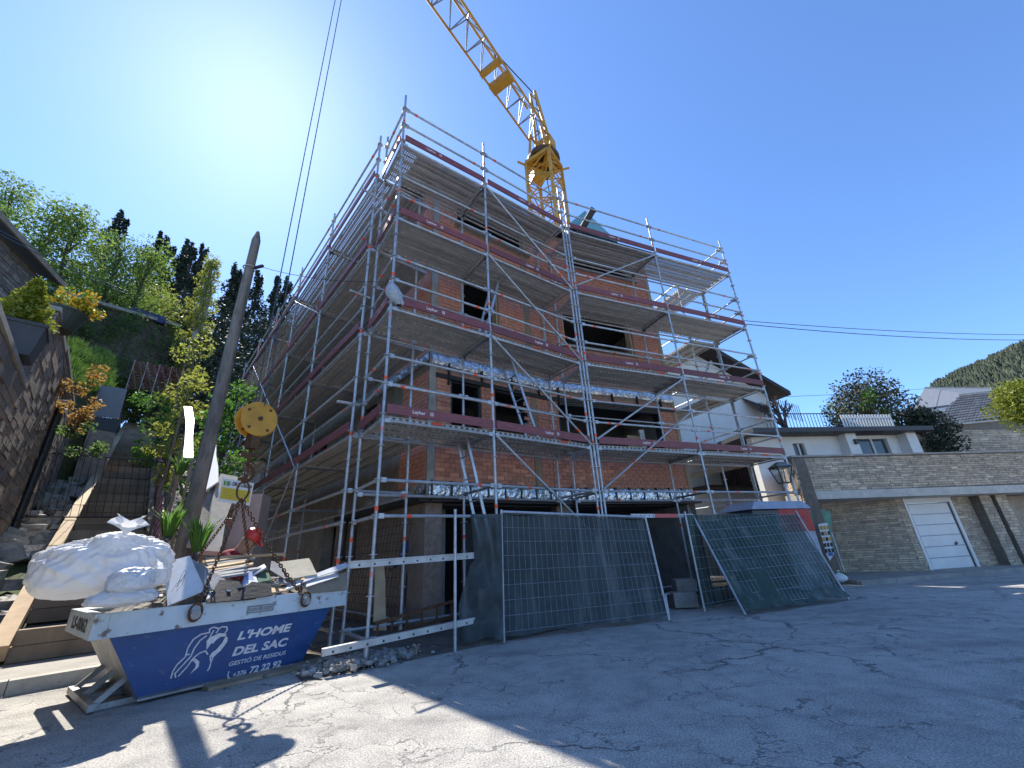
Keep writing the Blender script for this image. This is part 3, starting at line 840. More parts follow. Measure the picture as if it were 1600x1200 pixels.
for i in range(4): mb.bar(lift(corner[i], zt), lift(MAST, zt + .1), .14, .12); mb.bar(lift(corner[i] * 1.0 + (corner[i] - MAST) * .45, zt + .05), lift(MAST, zt - .6), .07, .07)
mb.build('mast_head', YELLOW, crane)
mb = MB(); mb.lathe([(.75, 0), (.8, .05), (.8, .22), (.7, .3), (.7, .42), (.5, .45)], lift(MAST, zt + .12), 28); mb.build('slewing_ring', pbr('dark machinery', (.06, .035, .02), (.12, .07, .03), 6, .6, .3), crane)
mb = MB(); top = lift(MAST + jd * .35, 23.1)
for b in (-1, 1):
    mb.bar(lift(MAST + js * b * .45 - jd * .35, zt + .5), top + js * b * .12, .13, .11); mb.bar(lift(MAST + js * b * .45 + jd * .5, zt + .5), lift(MAST + js * b * .3 + jd * .45, JZ + .2), .12, .1)
    mb.bar(lift(MAST + js * b * .42 - jd * .25, 20.2), lift(MAST + jd * .5 + js * b * .3, JZ), .08, .08)
for i in range(6):
    t = i / 6; mb.bar(lift(MAST + js * .45 - jd * .35, zt + .5).lerp(top + js * .12, t), lift(MAST - js * .45 - jd * .35, zt + .5).lerp(top - js * .12, (i + 1) / 6), .05, .05)
mb.build('tower_head', YELLOW, crane)
mb = MB(); mb.box(lift(MAST - jd * .3 + js * .1, zt + 1.5), (.55, .8, .7), Matrix.Rotation(math.atan2(jd.y, jd.x), 3, 'Z')); mb.build('slewing_gear', YELLOW, crane); MB().box(lift(MAST + jd * .2 - js * .3, zt - .75), (.6, .5, .55), Matrix.Rotation(.4, 3, 'Z')).build('gear_motor', YELLOW, crane)
JL = 21; jw = .5; jh = .95
ch = [(lambda t, b=b: lift(MAST + jd * (.3 + t) + js * b * jw, JZ)) for b in (-1, 1)]; tc_ = lambda t: lift(MAST + jd * (.3 + t), JZ + jh)
for c_ in ch: MB().tube(c_(0), c_(JL), .05, 6).build('jib_chord', YELLOW, crane)
MB().tube(tc_(.8), tc_(JL), .055, 6).build('jib_chord', YELLOW, crane)
jb = MB(); n_ = 22
for i in range(n_):
    t0, t1_, tm = i * JL / n_, (i + 1) * JL / n_, (i + .5) * JL / n_
    for c_ in ch: jb.tube(c_(t0), tc_(tm), .026, 5); jb.tube(c_(t1_), tc_(tm), .026, 5)
    jb.tube(ch[0](t0), ch[1](t0), .024, 5); jb.tube(ch[0](t0), ch[1](t1_), .02, 5)
tag(jb.build('jib_bracing', CRANE_GREY, crane), kind='stuff')
for t, w in ((3.0, .45), (3.75, .2)):
    mb = MB(); mb.box(lift(MAST + jd * (.3 + t), JZ - .02), (w, 1.05, .26), Matrix.Rotation(math.atan2(jd.y, jd.x), 3, 'Z')); mb.build('jib_joint', YELLOW, crane)
tr = MB(); th_ = (HOOK - MAST).length - .3
tr.box(lift(HOOK, JZ - .25), (.9, 1.15, .22), Matrix.Rotation(math.atan2(jd.y, jd.x), 3, 'Z')); tr.build('trolley', YELLOW, crane)
mb = MB(); mb.tube(top, tc_(3.4) + V((0, 0, .6)), .03, 6); mb.tube(tc_(3.4) + V((0, 0, .6)), tc_(18), .03, 6); mb.tube(tc_(3.4), tc_(3.4) + V((0, 0, .62)), .05, 6); mb.build('tie_rope', CABLE, crane)
mb = MB(); 
for b in (-.1, .1): mb.tube(top + js * b, lift(MAST - jd * 2.6 + js * b, 2.0), .022, 5)
mb.build('guy_rope', CABLE, crane)
MB().box(lift(MAST - jd * 2.2, 1.3), (1.2, 1.9, 1.6), Matrix.Rotation(math.atan2(jd.y, jd.x), 3, 'Z')).build('ballast', CONC, crane)
for b in (-.16, .16): MB().tube(lift(HOOK + js * b, 3.3), lift(HOOK + js * b, JZ - .3), .009, 5).build('hoist_rope', CABLE, crane)
# hook block and chain sling
BZ = 3.12
blk = thing('hook_block', 'round yellow crane hook block hanging above the blue skip', 'hook block', lift(HOOK, BZ))
ax = (EYE - lift(HOOK, BZ)); ax.z = 0; ax = (Matrix.Rotation(R(24), 3, 'Z') @ ax).normalized()
Mx = Matrix((V((0, 0, 1)).cross(ax).normalized(), V((0, 0, 1)), ax)).transposed()
for o in (-.085, .085):
    mb = MB(); mb.lathe([(.03, -.012), (.235, -.012), (.25, 0), (.235, .012), (.03, .012)], lift(HOOK, BZ) + ax * o, 28, M=Mx); mb.build('cheek_plate', YELLOW, blk)
mb = MB(); mb.lathe([(.05, -.07), (.2, -.07), (.18, 0), (.2, .07), (.05, .07)], lift(HOOK, BZ), 24, M=Mx); mb.build('sheave', pbr('amber sheave plastic', (.55, .2, .02), (.4, .14, .02), 6, .5), blk)
mb = MB(); mb.lathe([(.01, -.12), (.03, -.12), (.03, .12), (.01, .12)], lift(HOOK, BZ), 12, M=Mx)
for a_ in (.9, 2.6, 4.0, 5.4): mb.lathe([(.004, -.108), (.02, -.108), (.02, .108), (.004, .108)], lift(HOOK, BZ) + Mx @ V((math.cos(a_) * .19, math.sin(a_) * .19, 0)), 8, M=Mx)
mb.build('bolt', RUST, blk)
mb = MB(); mb.bar(lift(HOOK, BZ - .2), lift(HOOK, BZ - .42), .11, .16, up=ax); mb.tube(lift(HOOK, BZ - .38) - ax * .09, lift(HOOK, BZ - .38) + ax * .09, .025, 8); mb.bar(lift(HOOK, BZ - .5) - Mx.col[0] * .1, lift(HOOK, BZ - .5) + Mx.col[0] * .1, .06, .04); mb.build('shackle', RUST, blk)
pts = [lift(HOOK, BZ - .42), lift(HOOK, BZ - .6)]
for i in range(11):
    a_ = i / 10 * math.pi * 1.35 - .2; pts.append(lift(HOOK, BZ - .74) + Mx.col[0] * math.sin(a_) * .085 + V((0, 0, math.cos(a_) * .11)))
MB().path(pts, .026, 8).build('hook', RUST, blk, smooth=True)
sling = thing('chain_sling', 'four legged rusty lifting chain hooked to the blue skip', 'chain', lift(HOOK, 2.1))
rc = lift(HOOK, 2.14)
mb = MB(); mb.torus(rc, V((0, 0, 1)), Mx.col[0].copy(), .12, .075, .014, 16, 6); mb.build('master_ring', RUST, sling)
def chain(a, b, parent, name='chain_leg', m=RUST, link_=.052, r=.0075, sag=0.0):
    mb = MB(); L_ = (b - a).length; n = max(2, int(L_ / (link_ * .74)))
    P_ = [a.lerp(b, i / n) - V((0, 0, sag * math.sin(math.pi * i / n))) for i in range(n + 1)]
    for i in range(n):
        u = (P_[i + 1] - P_[i]).normalized(); w = V((0, 0, 1)).cross(u)
        w = w.normalized() if w.length > .05 else V((1, 0, 0)); w2 = u.cross(w)
        mb.torus((P_[i] + P_[i + 1]) / 2, u, w if i % 2 else w2, link_ * .5, link_ * .34, r, 8, 4)
    return tag(mb.build(name, m, parent), kind='stuff')
chain(lift(HOOK, BZ - .66), rc + V((0, 0, .1)), sling, 'drop_chain', link_=.07, r=.012)
# ------------------------------------------------------------------ the skip
SK = V((-3.84, 4.80, 0)); sk = V((math.cos(R(52)), math.sin(R(52)), 0)); sn = V((-sk.y, sk.x, 0))
SKW = 1.32
def sp(s, w, z): return SK + sk * s + sn * w + V((0, 0, z))
BLUE = pbr('blue skip paint', (.006, .06, .22), (.005, .042, .16), 2.2, .42, .0, speck=(15, .55, (.11, .13, .17), .635), bump=.12, bscale=5, stretch=(1, 1, 1.8))
SKIP_WHITE = pbr('chipped pale blue paint', (.55, .62, .66), (.44, .51, .56), 3, .5, .0, speck=(11, .9, (.13, .085, .06), .61), bump=.25, bscale=10)
SKIP_GREY = pbr('scraped bare skip steel', (.38, .39, .40), (.22, .21, .20), 3.5, .5, .35, speck=(9, .5, (.12, .07, .05), .6), bump=.2)
skip = thing('skip', 'blue waste skip with pale chipped rim and white lettering, full of rubble', 'skip', SK, 0)
zb, zr, zt_ = .05, .63, .85
near = lambda w: [sp(0, w, zb), sp(1.60, w, zb), sp(1.93, w, zr + .03), sp(-.36, w, zr + .03)]
MB().slab(near(0), sn * .03).build('side_panel', BLUE, skip)
MB().slab(near(SKW), sn * .03).build('side_panel', BLUE, skip)
MB().slab([sp(0, .03, zb), sp(0, SKW, zb), sp(-.36, SKW, zr + .03), sp(-.36, .03, zr + .03)], sk * .03).build('end_panel', SKIP_GREY, skip)
MB().slab([sp(1.57, .03, zb), sp(1.57, SKW, zb), sp(1.91, SKW, zr + .03), sp(1.91, .03, zr + .03)], sk * .03).build('end_panel', SKIP_GREY, skip)
MB().slab([sp(0, 0, zb - .02), sp(1.60, 0, zb - .02), sp(1.60, SKW + .03, zb - .02), sp(0, SKW + .03, zb - .02)], V((0, 0, .04))).build('floor_plate', SKIP_GREY, skip)
def rimbar(a, b, inward, m=SKIP_WHITE):        # folded rim: upright apron with a flat top lip
    mb = MB(); u = (b - a).normalized()
    mb.hexa([a + V((0, 0, zr)) - u * 0, b + V((0, 0, zr)), b + inward * .03 + V((0, 0, zr)), a + inward * .03 + V((0, 0, zr)),
             a + V((0, 0, zt_)), b + V((0, 0, zt_)), b + inward * .03 + V((0, 0, zt_)), a + inward * .03 + V((0, 0, zt_))])
    mb.hexa([a + inward * .031 + V((0, 0, zt_ - .035)), b + inward * .031 + V((0, 0, zt_ - .035)), b + inward * .11 + V((0, 0, zt_ - .03)), a + inward * .11 + V((0, 0, zt_ - .03)),
             a + inward * .031 + V((0, 0, zt_)), b + inward * .031 + V((0, 0, zt_)), b + inward * .11 + V((0, 0, zt_ - .012)), a + inward * .11 + V((0, 0, zt_ - .012))])
    return mb.build('rim', m, skip)
a0, b0 = sp(-.5, -.05, 0), sp(2.1, -.05, 0); a1, b1 = sp(-.5, SKW + .08, 0), sp(2.1, SKW + .08, 0)
rims = [rimbar(a0, b0, sn), rimbar(b1, a1, -sn), rimbar(a1 - sn * .032, a0 + sn * .032, sk), rimbar(b0 + sn * .032, b1 - sn * .032, -sk)]
# edge strap at the corner, lugs, small plate
MB().bar(sp(-.36, -.054, zr + .01), sp(-.36, -.054, zt_ - .01), .01, .05, up=sk).build('corner_strap', SKIP_WHITE, skip)
LUG = [sp(.30, -.085, .75), sp(1.50, -.085, .75), sp(.30, SKW + .11, .75), sp(1.50, SKW + .11, .75)]
for q in LUG:
    sg = -1 if (q - SK).dot(sn) < 0 else 1
    mb = MB(); mb.tube(q - sn * sg * .04, q + sn * sg * .04, .03, 12); mb.tube(q + sn * sg * .04, q + sn * sg * .052, .048, 12); mb.build('lifting_lug', SKIP_GREY, skip)
    mb = MB(); mb.torus(q + V((0, 0, .02)) + sn * sg * .02, V((0, 0, 1)), sk.copy(), .085, .06, .013, 14, 6); mb.build('end_ring', RUST, sling)
    up_ = (rc - q).normalized()
    chain(q + up_ * .1, rc - V((0, 0, .1)), sling, sag=.05)
mb = MB(); mb.slab([sp(.83, -.053, .68), sp(1.14, -.053, .68), sp(1.14, -.053, .765), sp(.83, -.053, .765)], -sn * .003); pl_ = mb.build('label_plate', pbr('grey label plate', (.33, .35, .37), (.25, .27, .29), 9, .5), skip)
mb = MB()
for a_, b_ in (((.845, .69), (1.125, .69)), ((.845, .755), (1.125, .755)), ((.845, .69), (.845, .755)), ((1.125, .69), (1.125, .755)), ((.86, .715), (.95, .715)), ((1.02, .715), (1.11, .715)), ((.86, .73), (.95, .73)), ((1.02, .73), (1.11, .73))):
    mb.bar(sp(a_[0], -.0575, a_[1]), sp(b_[0], -.0575, b_[1]), .004, .002, up=sn)
mb.torus(sp(.985, -.0575, .725), V((0, 0, 1)), sk.copy(), .016, .012, .003, 10, 4)
INK_DK = pbr('dark ink', (.03, .03, .035), (.05, .05, .05), 10, .6)
mb.build('plate_print', INK_DK, pl_)
# tubular stand welded to the left end
mb = MB()
for w in (.18, .72, 1.24):
    mb.bar(sp(-.30, w, .045), sp(-.02, w, .30), .05, .05, up=sn); mb.bar(sp(-.30, w, .03), sp(.02, w, .03), .05, .05, up=sn)
mb.bar(sp(-.31, .1, .045), sp(-.31, 1.32, .045), .06, .06); mb.bar(sp(-.05, .14, .3), sp(-.05, 1.28, .3), .05, .05)
mb.build('stand', SKIP_GREY, skip)
# lettering on the blue side
def skip_text(txt, px0, px1, size, bold, shear, m=WHITE_INK, name='lettering'):
    s_a, z_a = hit(px0[0], px0[1], SK, sk); s_b, z_b = hit(px1[0], px1[1], SK, sk)
    me = text_mesh(txt, size, bold, shear, .001); me.materials.append(m)
    wdt = max(v.co.x for v in me.vertices) - min(v.co.x for v in me.vertices); x0 = min(v.co.x for v in me.vertices)
    k = (s_b - s_a) / wdt
    M = facing(sp(s_a, -.003, z_a), sk, -sn) @ Matrix.Diagonal((k, 1, 1, 1)) @ Matrix.Translation((-x0, 0, 0))
    for v in me.vertices: v.co = (M.to_3x3().inverted() @ (M.to_3x3() @ v.co))
    me.transform(Matrix.Diagonal((k, 1, 1, 1)) @ Matrix.Translation((-x0, 0, 0)))
    return link(name, me, skip, facing(sp(s_a, -.003, z_a), sk, -sn))
skip_text("L'HOME", (370, 1000), (455, 986), .115, .0042, .22)
skip_text('DEL SAC', (362, 1025), (449, 1009), .115, .0042, .22)
skip_text('GESTI\u00d3 DE RESIDUS', (357, 1041), (446, 1026), .058, .0008, .2)
skip_text('+376', (363, 1058), (384, 1053), .062, .001, .2)
skip_text('72 22 92', (389, 1052), (438, 1043), .088, .0025, .2)
def sk_px(x, y, off=-.004):                     # crop coordinates of the emblem -> point on the blue side
    s_, z_ = hit(240 + x / 5.333, 940 + y / 5.333, SK, sk); return sp(s_, off, z_)
mb = MB()
strokes = [[(143, 638), (160, 580), (195, 525), (262, 462), (285, 385), (330, 315), (395, 272), (465, 258)], [(262, 462), (275, 440), (300, 440)],
           [(183, 632), (176, 600), (200, 575), (250, 520), (310, 455), (335, 395), (385, 325), (440, 285)], [(205, 622), (225, 600), (280, 540), (330, 470), (380, 430), (432, 410), (450, 440)],
           [(465, 258), (466, 228), (500, 212), (540, 224), (575, 208), (610, 212), (612, 238), (592, 262)], [(470, 290), (500, 240)], [(520, 262), (545, 225)],
           [(470, 452), (476, 510), (463, 556), (447, 576)], [(494, 460), (480, 500)]]
for st in strokes:
    P_ = [sk_px(*p) for p in st]
    for a_, b_ in zip(P_[:-1], P_[1:]): mb.bar(a_ - (b_ - a_) * .04, b_ + (b_ - a_) * .04, .003, .0125, up=(b_ - a_).cross(sn))
for pol in ([(300, 490), (345, 470), (380, 500), (374, 545), (300, 606), (345, 548), (352, 520), (330, 497)],
            [(440, 330), (462, 300), (500, 284), (545, 262), (608, 268), (596, 290), (560, 292), (520, 318), (495, 350), (478, 345), (462, 372), (438, 402)],
            [(600, 285), (616, 300), (612, 335), (560, 405), (500, 460), (478, 462), (470, 445), (492, 420), (520, 402), (545, 372), (575, 335)]):
    P_ = [sk_px(*p) for p in pol]; mb.slab(P_, -sn * .002)
mb.build('emblem', WHITE_INK, skip)
mb = MB(); P_ = [sk_px(*p) for p in ((628, 580), (620, 600), (618, 620), (624, 640), (634, 636))]
for a_, b_ in zip(P_[:-1], P_[1:]): mb.bar(a_, b_, .003, .011, up=(b_ - a_).cross(sn))
mb.build('telephone_mark', WHITE_INK, skip)
me = text_mesh('LS-0062', .16, .004, 0, .001); me.materials.append(INK_DK)
w_ = max(v.co.x for v in me.vertices); me.transform(Matrix.Diagonal((.86 / w_, 1, 1, 1)))
link('lettering', me, rims[2], facing(sp(-.503, SKW - .25, .685), -sn, -sk))
# the plank under the skip
q0 = [sp(.55, -.16, .004), sp(1.95, -.2, .004), sp(2.0, .06, .004), sp(.55, .05, .004)]
tag(MB().hexa(q0 + [p + V((0, 0, .034 + .004 * i)) for i, p in enumerate(q0)]).build('timber_plank', TIMBER), 'worn timber plank lying on the asphalt under the blue skip', 'plank')

# ------------------------------------------------------------------ rubbish in the skip
PLASTIC = pbr('white bag plastic', (.86, .86, .86), (.78, .78, .79), 4, .42, .0, speck=(2.2, .35, (.72, .66, .50), .58))
_n = PLASTIC.node_tree; _z = _n.nodes.new('ShaderNodeTexNoise'); _z.noise_type = 'RIDGED_MULTIFRACTAL'; _z.inputs['Scale'].default_value = 5; _z.inputs['Detail'].default_value = 5; _z.inputs['Distortion'].default_value = .6
_t = _n.nodes.new('ShaderNodeTexCoord'); _b = _n.nodes.new('ShaderNodeBump'); _b.inputs['Strength'].default_value = .75; _b.inputs['Distance'].default_value = .05; _n.links.new(_t.outputs['Object'], _z.inputs['Vector']); _n.links.new(_z.outputs[0], _b.inputs['Height']); _n.links.new(_b.outputs[0], _n.nodes['Principled BSDF'].inputs['Normal'])
_nt = PLASTIC.node_tree; _tr = _nt.nodes.new('ShaderNodeBsdfTranslucent'); _tr.inputs[0].default_value = (.84, .85, .87, 1); _mx = _nt.nodes.new('ShaderNodeMixShader'); _mx.inputs[0].default_value = .28
_nt.links.new(_nt.nodes['Principled BSDF'].outputs[0], _mx.inputs[1]); _nt.links.new(_tr.outputs[0], _mx.inputs[2]); _nt.links.new(_mx.outputs[0], _nt.nodes['Material Output'].inputs[0])
def bag(name, c, rx, ry, rz, ax_, knot, label, seed, creases=14):
    ax_ = V(ax_).normalized(); b2 = V((0, 0, 1)).cross(ax_).normalized(); c3 = ax_.cross(b2); mb = MB(); nu, nv_ = 180, 110
    k = V(knot).normalized()
    for j in range(nv_ + 1):
        for i in range(nu):
            th, ph = math.pi * j / nv_, 2 * math.pi * i / nu
            n = V((math.sin(th) * math.cos(ph), math.sin(th) * math.sin(ph), math.cos(th)))
            r = 1 + .05 * (1 - abs(noise.noise(n * 2.2 + V((seed, 3, 1)))) * 4) * .5 - .02 * abs(noise.noise(n * 8 + V((seed, 1, 0)))) + .16 * noise.noise(n * 1.3 + V((seed, 0, 0))) + .07 * abs(noise.noise(n * 2.3 + V((0, seed, 0)))) - .05 * abs(noise.noise(n * 4.5 + V((0, seed, 5))))
            dk = n.dot(k)
            if dk > .35:
                t = (dk - .35) / .65; e1 = k.orthogonal().normalized(); e2 = k.cross(e1); an = math.atan2(n.dot(e2), n.dot(e1))
                r *= 1 + (.16 * max(0, t - .86) / .14)
            e1 = k.orthogonal().normalized(); e2 = k.cross(e1); an = math.atan2(n.dot(e2), n.dot(e1)); f_ = max(0, 1 - math.acos(max(-1, min(1, dk))) / 2.3)
            r *= 1 - (.13 * f_ ** .6 * (1 - max(0, (dk - .93) / .07))) * abs(math.sin(an * creases * .5 + 4 * noise.noise(n * 1.7 + V((seed, 0, 2))))) ** .6 * (.5 + .5 * noise.noise(n * 2.6))
            if n.z < -.45: r *= 1 - .35 * (-.45 - n.z)
            mb.v.append(V(c) + ax_ * n.x * rx * r + b2 * n.y * ry * r + c3 * n.z * rz * r)
    for j in range(nv_):
        for i in range(nu): a = j * nu + i; b = j * nu + (i + 1) % nu; mb.f.append([a, b, b + nu, a + nu]); mb.m.append(0)
    o = mb.build(name, PLASTIC, smooth=True)
    kp = V(c) + ax_ * k.x * rx * 1.12 + b2 * k.y * ry * 1.12 + c3 * k.z * rz * 1.12; kd2 = (ax_ * k.x + b2 * k.y + c3 * k.z).normalized(); q1 = kd2.orthogonal().normalized(); q2 = kd2.cross(q1); mb = MB(); hh = min(rx, .5) * .3
    for j in range(8):
        for i in range(24):
            t = j / 7; a_ = 2 * math.pi * i / 24; rr = hh * (.16 + .75 * t ** 1.6) * (1 + .35 * math.sin(a_ * 5 + seed) * t + .3 * noise.noise(V((math.cos(a_) * 2, math.sin(a_) * 2, t + seed))))
            mb.v.append(kp + kd2 * hh * t * (1 + .25 * math.sin(a_ * 3)) + q1 * math.cos(a_) * rr + q2 * math.sin(a_) * rr * .6)
    for j in range(7):
        for i in range(24): a = j * 24 + i; b = j * 24 + (i + 1) % 24; mb.f.append([a, b, b + 24, a + 24]); mb.m.append(0)
    mb.build('knot', PLASTIC, o, smooth=True)
    return tag(o, label, 'bag')
def board4(name, corners, th, m, label, cat='board', group=None):
    P_ = [at(c_[0], c_[1], c_[2] + max(0, c_[0] - 300) / 240 * .42) for c_ in corners]; n = (P_[1] - P_[0]).cross(P_[2] - P_[0]).normalized()
    if n.dot(EYE - P_[0]) > 0: n = -n
    mb = MB()                                  # slightly broken outline
    pts = []
    for i in range(len(P_)):
        a_, b_ = P_[i], P_[(i + 1) % len(P_)]; pts += [a_, a_.lerp(b_, .37) + (b_ - a_).length * .012 * V((random.uniform(-1, 1), random.uniform(-1, 1), random.uniform(-1, 1))), a_.lerp(b_, .71) + (b_ - a_).length * .012 * V((random.uniform(-1, 1), random.uniform(-1, 1), random.uniform(-1, 1)))]
    pr = [p - n * (p - P_[0]).dot(n) for p in pts]
    return tag(mb.slab(pr, n * th).build(name, m), label, cat, group)
big = bag('rubbish_bag', at(168, 888, 6.3) , .58, .42, .34, sk - sn * .25, (.12, -.5, .85), 'large bulging white rubbish bag lying over the left end of the skip', 3.3, 26)
bag('rubbish_bag', at(192, 934, 5.85), .27, .14, .09, sk, (.2, 0, .9), 'small white bag with red print on the skip rim below the big bag', 8.1, 10)
bag('rubbish_bag', at(205, 908, 5.85), .2, .15, .13, sk + sn * .3, (.6, -.2, .6), 'small crumpled white bag with a knot leaning on the big bag', 5.7, 9)
RED_INK = pbr('red print', (.55, .06, .07), (.4, .05, .06), 10, .6)
PLASTER = pbr('white plasterboard', (.66, .67, .68), (.52, .53, .55), 3, .8, bump=.1)
CREAM = pbr('cream fibreboard', (.62, .55, .40), (.50, .44, .31), 5, .85, bump=.2, bscale=30)
GREYB = pbr('grey cement board', (.30, .31, .32), (.20, .2, .21), 4, .85, bump=.2)
FELT = pbr('black roofing felt', (.03, .03, .033), (.055, .052, .05), 5, .85, bump=.4)
CARD = pbr('brown cardboard', (.36, .28, .20), (.28, .21, .15), 4, .85)
HEAP = pbr('mixed rubble', (.30, .28, .25), (.16, .15, .14), 7, .95, bump=1, bscale=18, speck=(12, .6, (.5, .48, .44), .55))
mb = MB(); nx, ny = 36, 22                      # the fill under the loose pieces
for i in range(nx):
    for j in range(ny):
        s_, w_ = -.36 + 2.36 * i / (nx - 1), .04 + (SKW - .06) * j / (ny - 1)
        e_ = min(i, j, nx - 1 - i, ny - 1 - j, 5) / 5
        mb.v.append(sp(s_, w_, .72 + e_ * (.17 + .12 * noise.noise(V((s_ * 3, w_ * 3, 1))) + .07 * noise.noise(V((s_ * 9, w_ * 9, 1))))))
for i in range(nx - 1):
    for j in range(ny - 1): a = i * ny + j; mb.f.append([a, a + ny, a + ny + 1, a + 1]); mb.m.append(0)
tag(tag(mb.build('rubble_heap', HEAP), 'mixed grey rubble filling the blue skip', 'rubble'), kind='stuff')
board4('plaster_sheet', [(262, 946, 6.05), (321, 922, 6.2), (297, 868, 6.6), (258, 880, 6.5)], .014, PLASTER, 'white plasterboard sheet with a pencil scribble beside the big bag')
mb = MB(); sc = [(268, 925), (276, 912), (285, 905), (291, 893), (288, 891), (281, 905), (276, 918), (281, 911), (290, 898), (284, 915), (275, 924)]
P_ = [at(x, y, 6.2 + (930 - y) * .004 - .06) for x, y in sc]; mb.path(P_, .0022, 4); tag(mb.build('wire', CABLE), 'thin tangled wire lying on the white plasterboard sheet', 'wire')
board4('felt_sheet', [(322, 942, 6.1), (400, 935, 6.15), (372, 908, 6.4), (345, 902, 6.4)], .01, FELT, 'black roofing felt scrap folded at the front of the skip', 'felt')
board4('felt_sheet', [(355, 940, 6.1), (425, 930, 6.15), (424, 912, 6.3), (392, 912, 6.35)], .01, FELT, 'torn dark felt strip between the chains at the skip rim', 'felt')
board4('felt_sheet', [(300, 905, 6.5), (340, 925, 6.3), (352, 905, 6.5), (303, 868, 6.8)], .012, GREYB, 'curled grey felt sheet right of the white plasterboard', 'felt')
board4('fibre_board', [(436, 878, 6.75), (483, 872, 6.8), (496, 897, 6.5), (452, 905, 6.45)], .018, CREAM, 'square cream fibreboard lying sunlit on top of the rubble', 'board')
board4('card_sheet', [(470, 928, 6.25), (542, 921, 6.45), (540, 894, 6.7), (476, 912, 6.4)], .012, CARD, 'brown cardboard sheet at the right end of the skip', 'cardboard')
board4('plaster_sheet', [(472, 910, 6.38), (548, 884, 6.72), (540, 879, 6.8), (478, 903, 6.5)], .014, PLASTER, 'narrow white board sticking out over the right end of the skip')
board4('plaster_sheet', [(478, 917, 6.3), (530, 900, 6.55), (522, 893, 6.7), (480, 909, 6.45)], .012, PLASTER, 'white offcut under the narrow board at the skip right end')
board4('card_sheet', [(422, 890, 6.6), (446, 905, 6.4), (440, 880, 6.75), (424, 876, 6.8)], .012, GREYB, 'grey purple board offcut propped against the cream fibreboard', 'board')
board4('timber_lath', [(322, 875, 7.2), (447, 866, 6.9), (447, 863, 6.92), (322, 871, 7.22)], .03, RAW_WOOD, 'long pale timber lath lying across the back of the skip', 'lath')
for i in range(9):
    y = 872 + i * 3.3; x0 = 318 + random.uniform(-4, 10); x1 = 398 + random.uniform(-18, 12); dd = 7.1 - i * .07
    board4('timber_lath', [(x0, y + 7, dd), (x1, y - 4, dd), (x1, y - 6.5, dd + .08), (x0, y + 4.5, dd + .08)], .025, random.choice([TIMBER, GREYB, RAW_WOOD]), ('topmost', 'second from the top', 'third from the top', 'fourth from the top', 'middle', 'fourth from the bottom', 'third from the bottom', 'second from the bottom', 'lowest')[i] + ' thin board of the pile at the back of the skip', 'lath', 'thin boards piled at the back of the skip')
scr = [((378, 915), (397, 911), (394, 893), (384, 891), pbr('blue paper', (.22, .32, .62), (.3, .4, .65), 5, .7), 'crumpled blue paper scrap in the middle of the skip'), ((402, 910), (424, 906), (420, 895), (404, 893), pbr('green cloth', (.08, .17, .10), (.05, .11, .07), 8, .9), 'green rag lying among the rubble in the skip'),
       ((380, 914), (404, 912), (400, 900), (386, 905), PLASTER, 'white torn packaging scrap under the blue paper'), ((395, 898), (416, 886), (413, 881), (393, 893), PLASTER, 'white tube of rolled paper lying on the rubble'), ((423, 926), (448, 922), (437, 915), (424, 915), RAW_WOOD, 'tan splintered wood lump at the front rim of the skip'),
       ((446, 921), (470, 912), (466, 905), (448, 913), PLASTER, 'white plaster fragment left of the cardboard'), ((322, 936), (352, 930), (350, 917), (330, 918), PLASTIC, 'white crumpled plastic at the left chain'), ((432, 908), (455, 912), (460, 905), (440, 902), GREYB, 'flat grey shard in front of the cream fibreboard')]
for a_, b_, c_, e_, m, lb in scr:
    dd = 6.2 + (925 - (a_[1] + c_[1]) / 2) * .012
    board4('scrap', [(*a_, dd), (*b_, dd + .02), (*c_, dd + .2), (*e_, dd + .22)], .02, m, lb, 'scrap')
mb = MB()                                       # small splinters and shards too many to count
for i in range(420):
    s_, w_ = random.uniform(.0, 1.85), random.uniform(.06, 1.3); q = sp(s_, w_, .92 + .14 * random.random() * (1 - abs(w_ - .7)))
    M = Matrix.Rotation(random.random() * 6.3, 3, 'Z') @ Matrix.Rotation(random.uniform(-.6, .6), 3, 'X'); k = random.uniform(.3, 1)
    mb.box(q, (.16 * k, .05 * k, .012), M, mi=random.randrange(4))
tag(tag(mb.build('rubble_shards', [PLASTER, GREYB, RAW_WOOD, HEAP]), 'small splinters and shards strewn over the rubble in the skip', 'rubble'), kind='stuff')
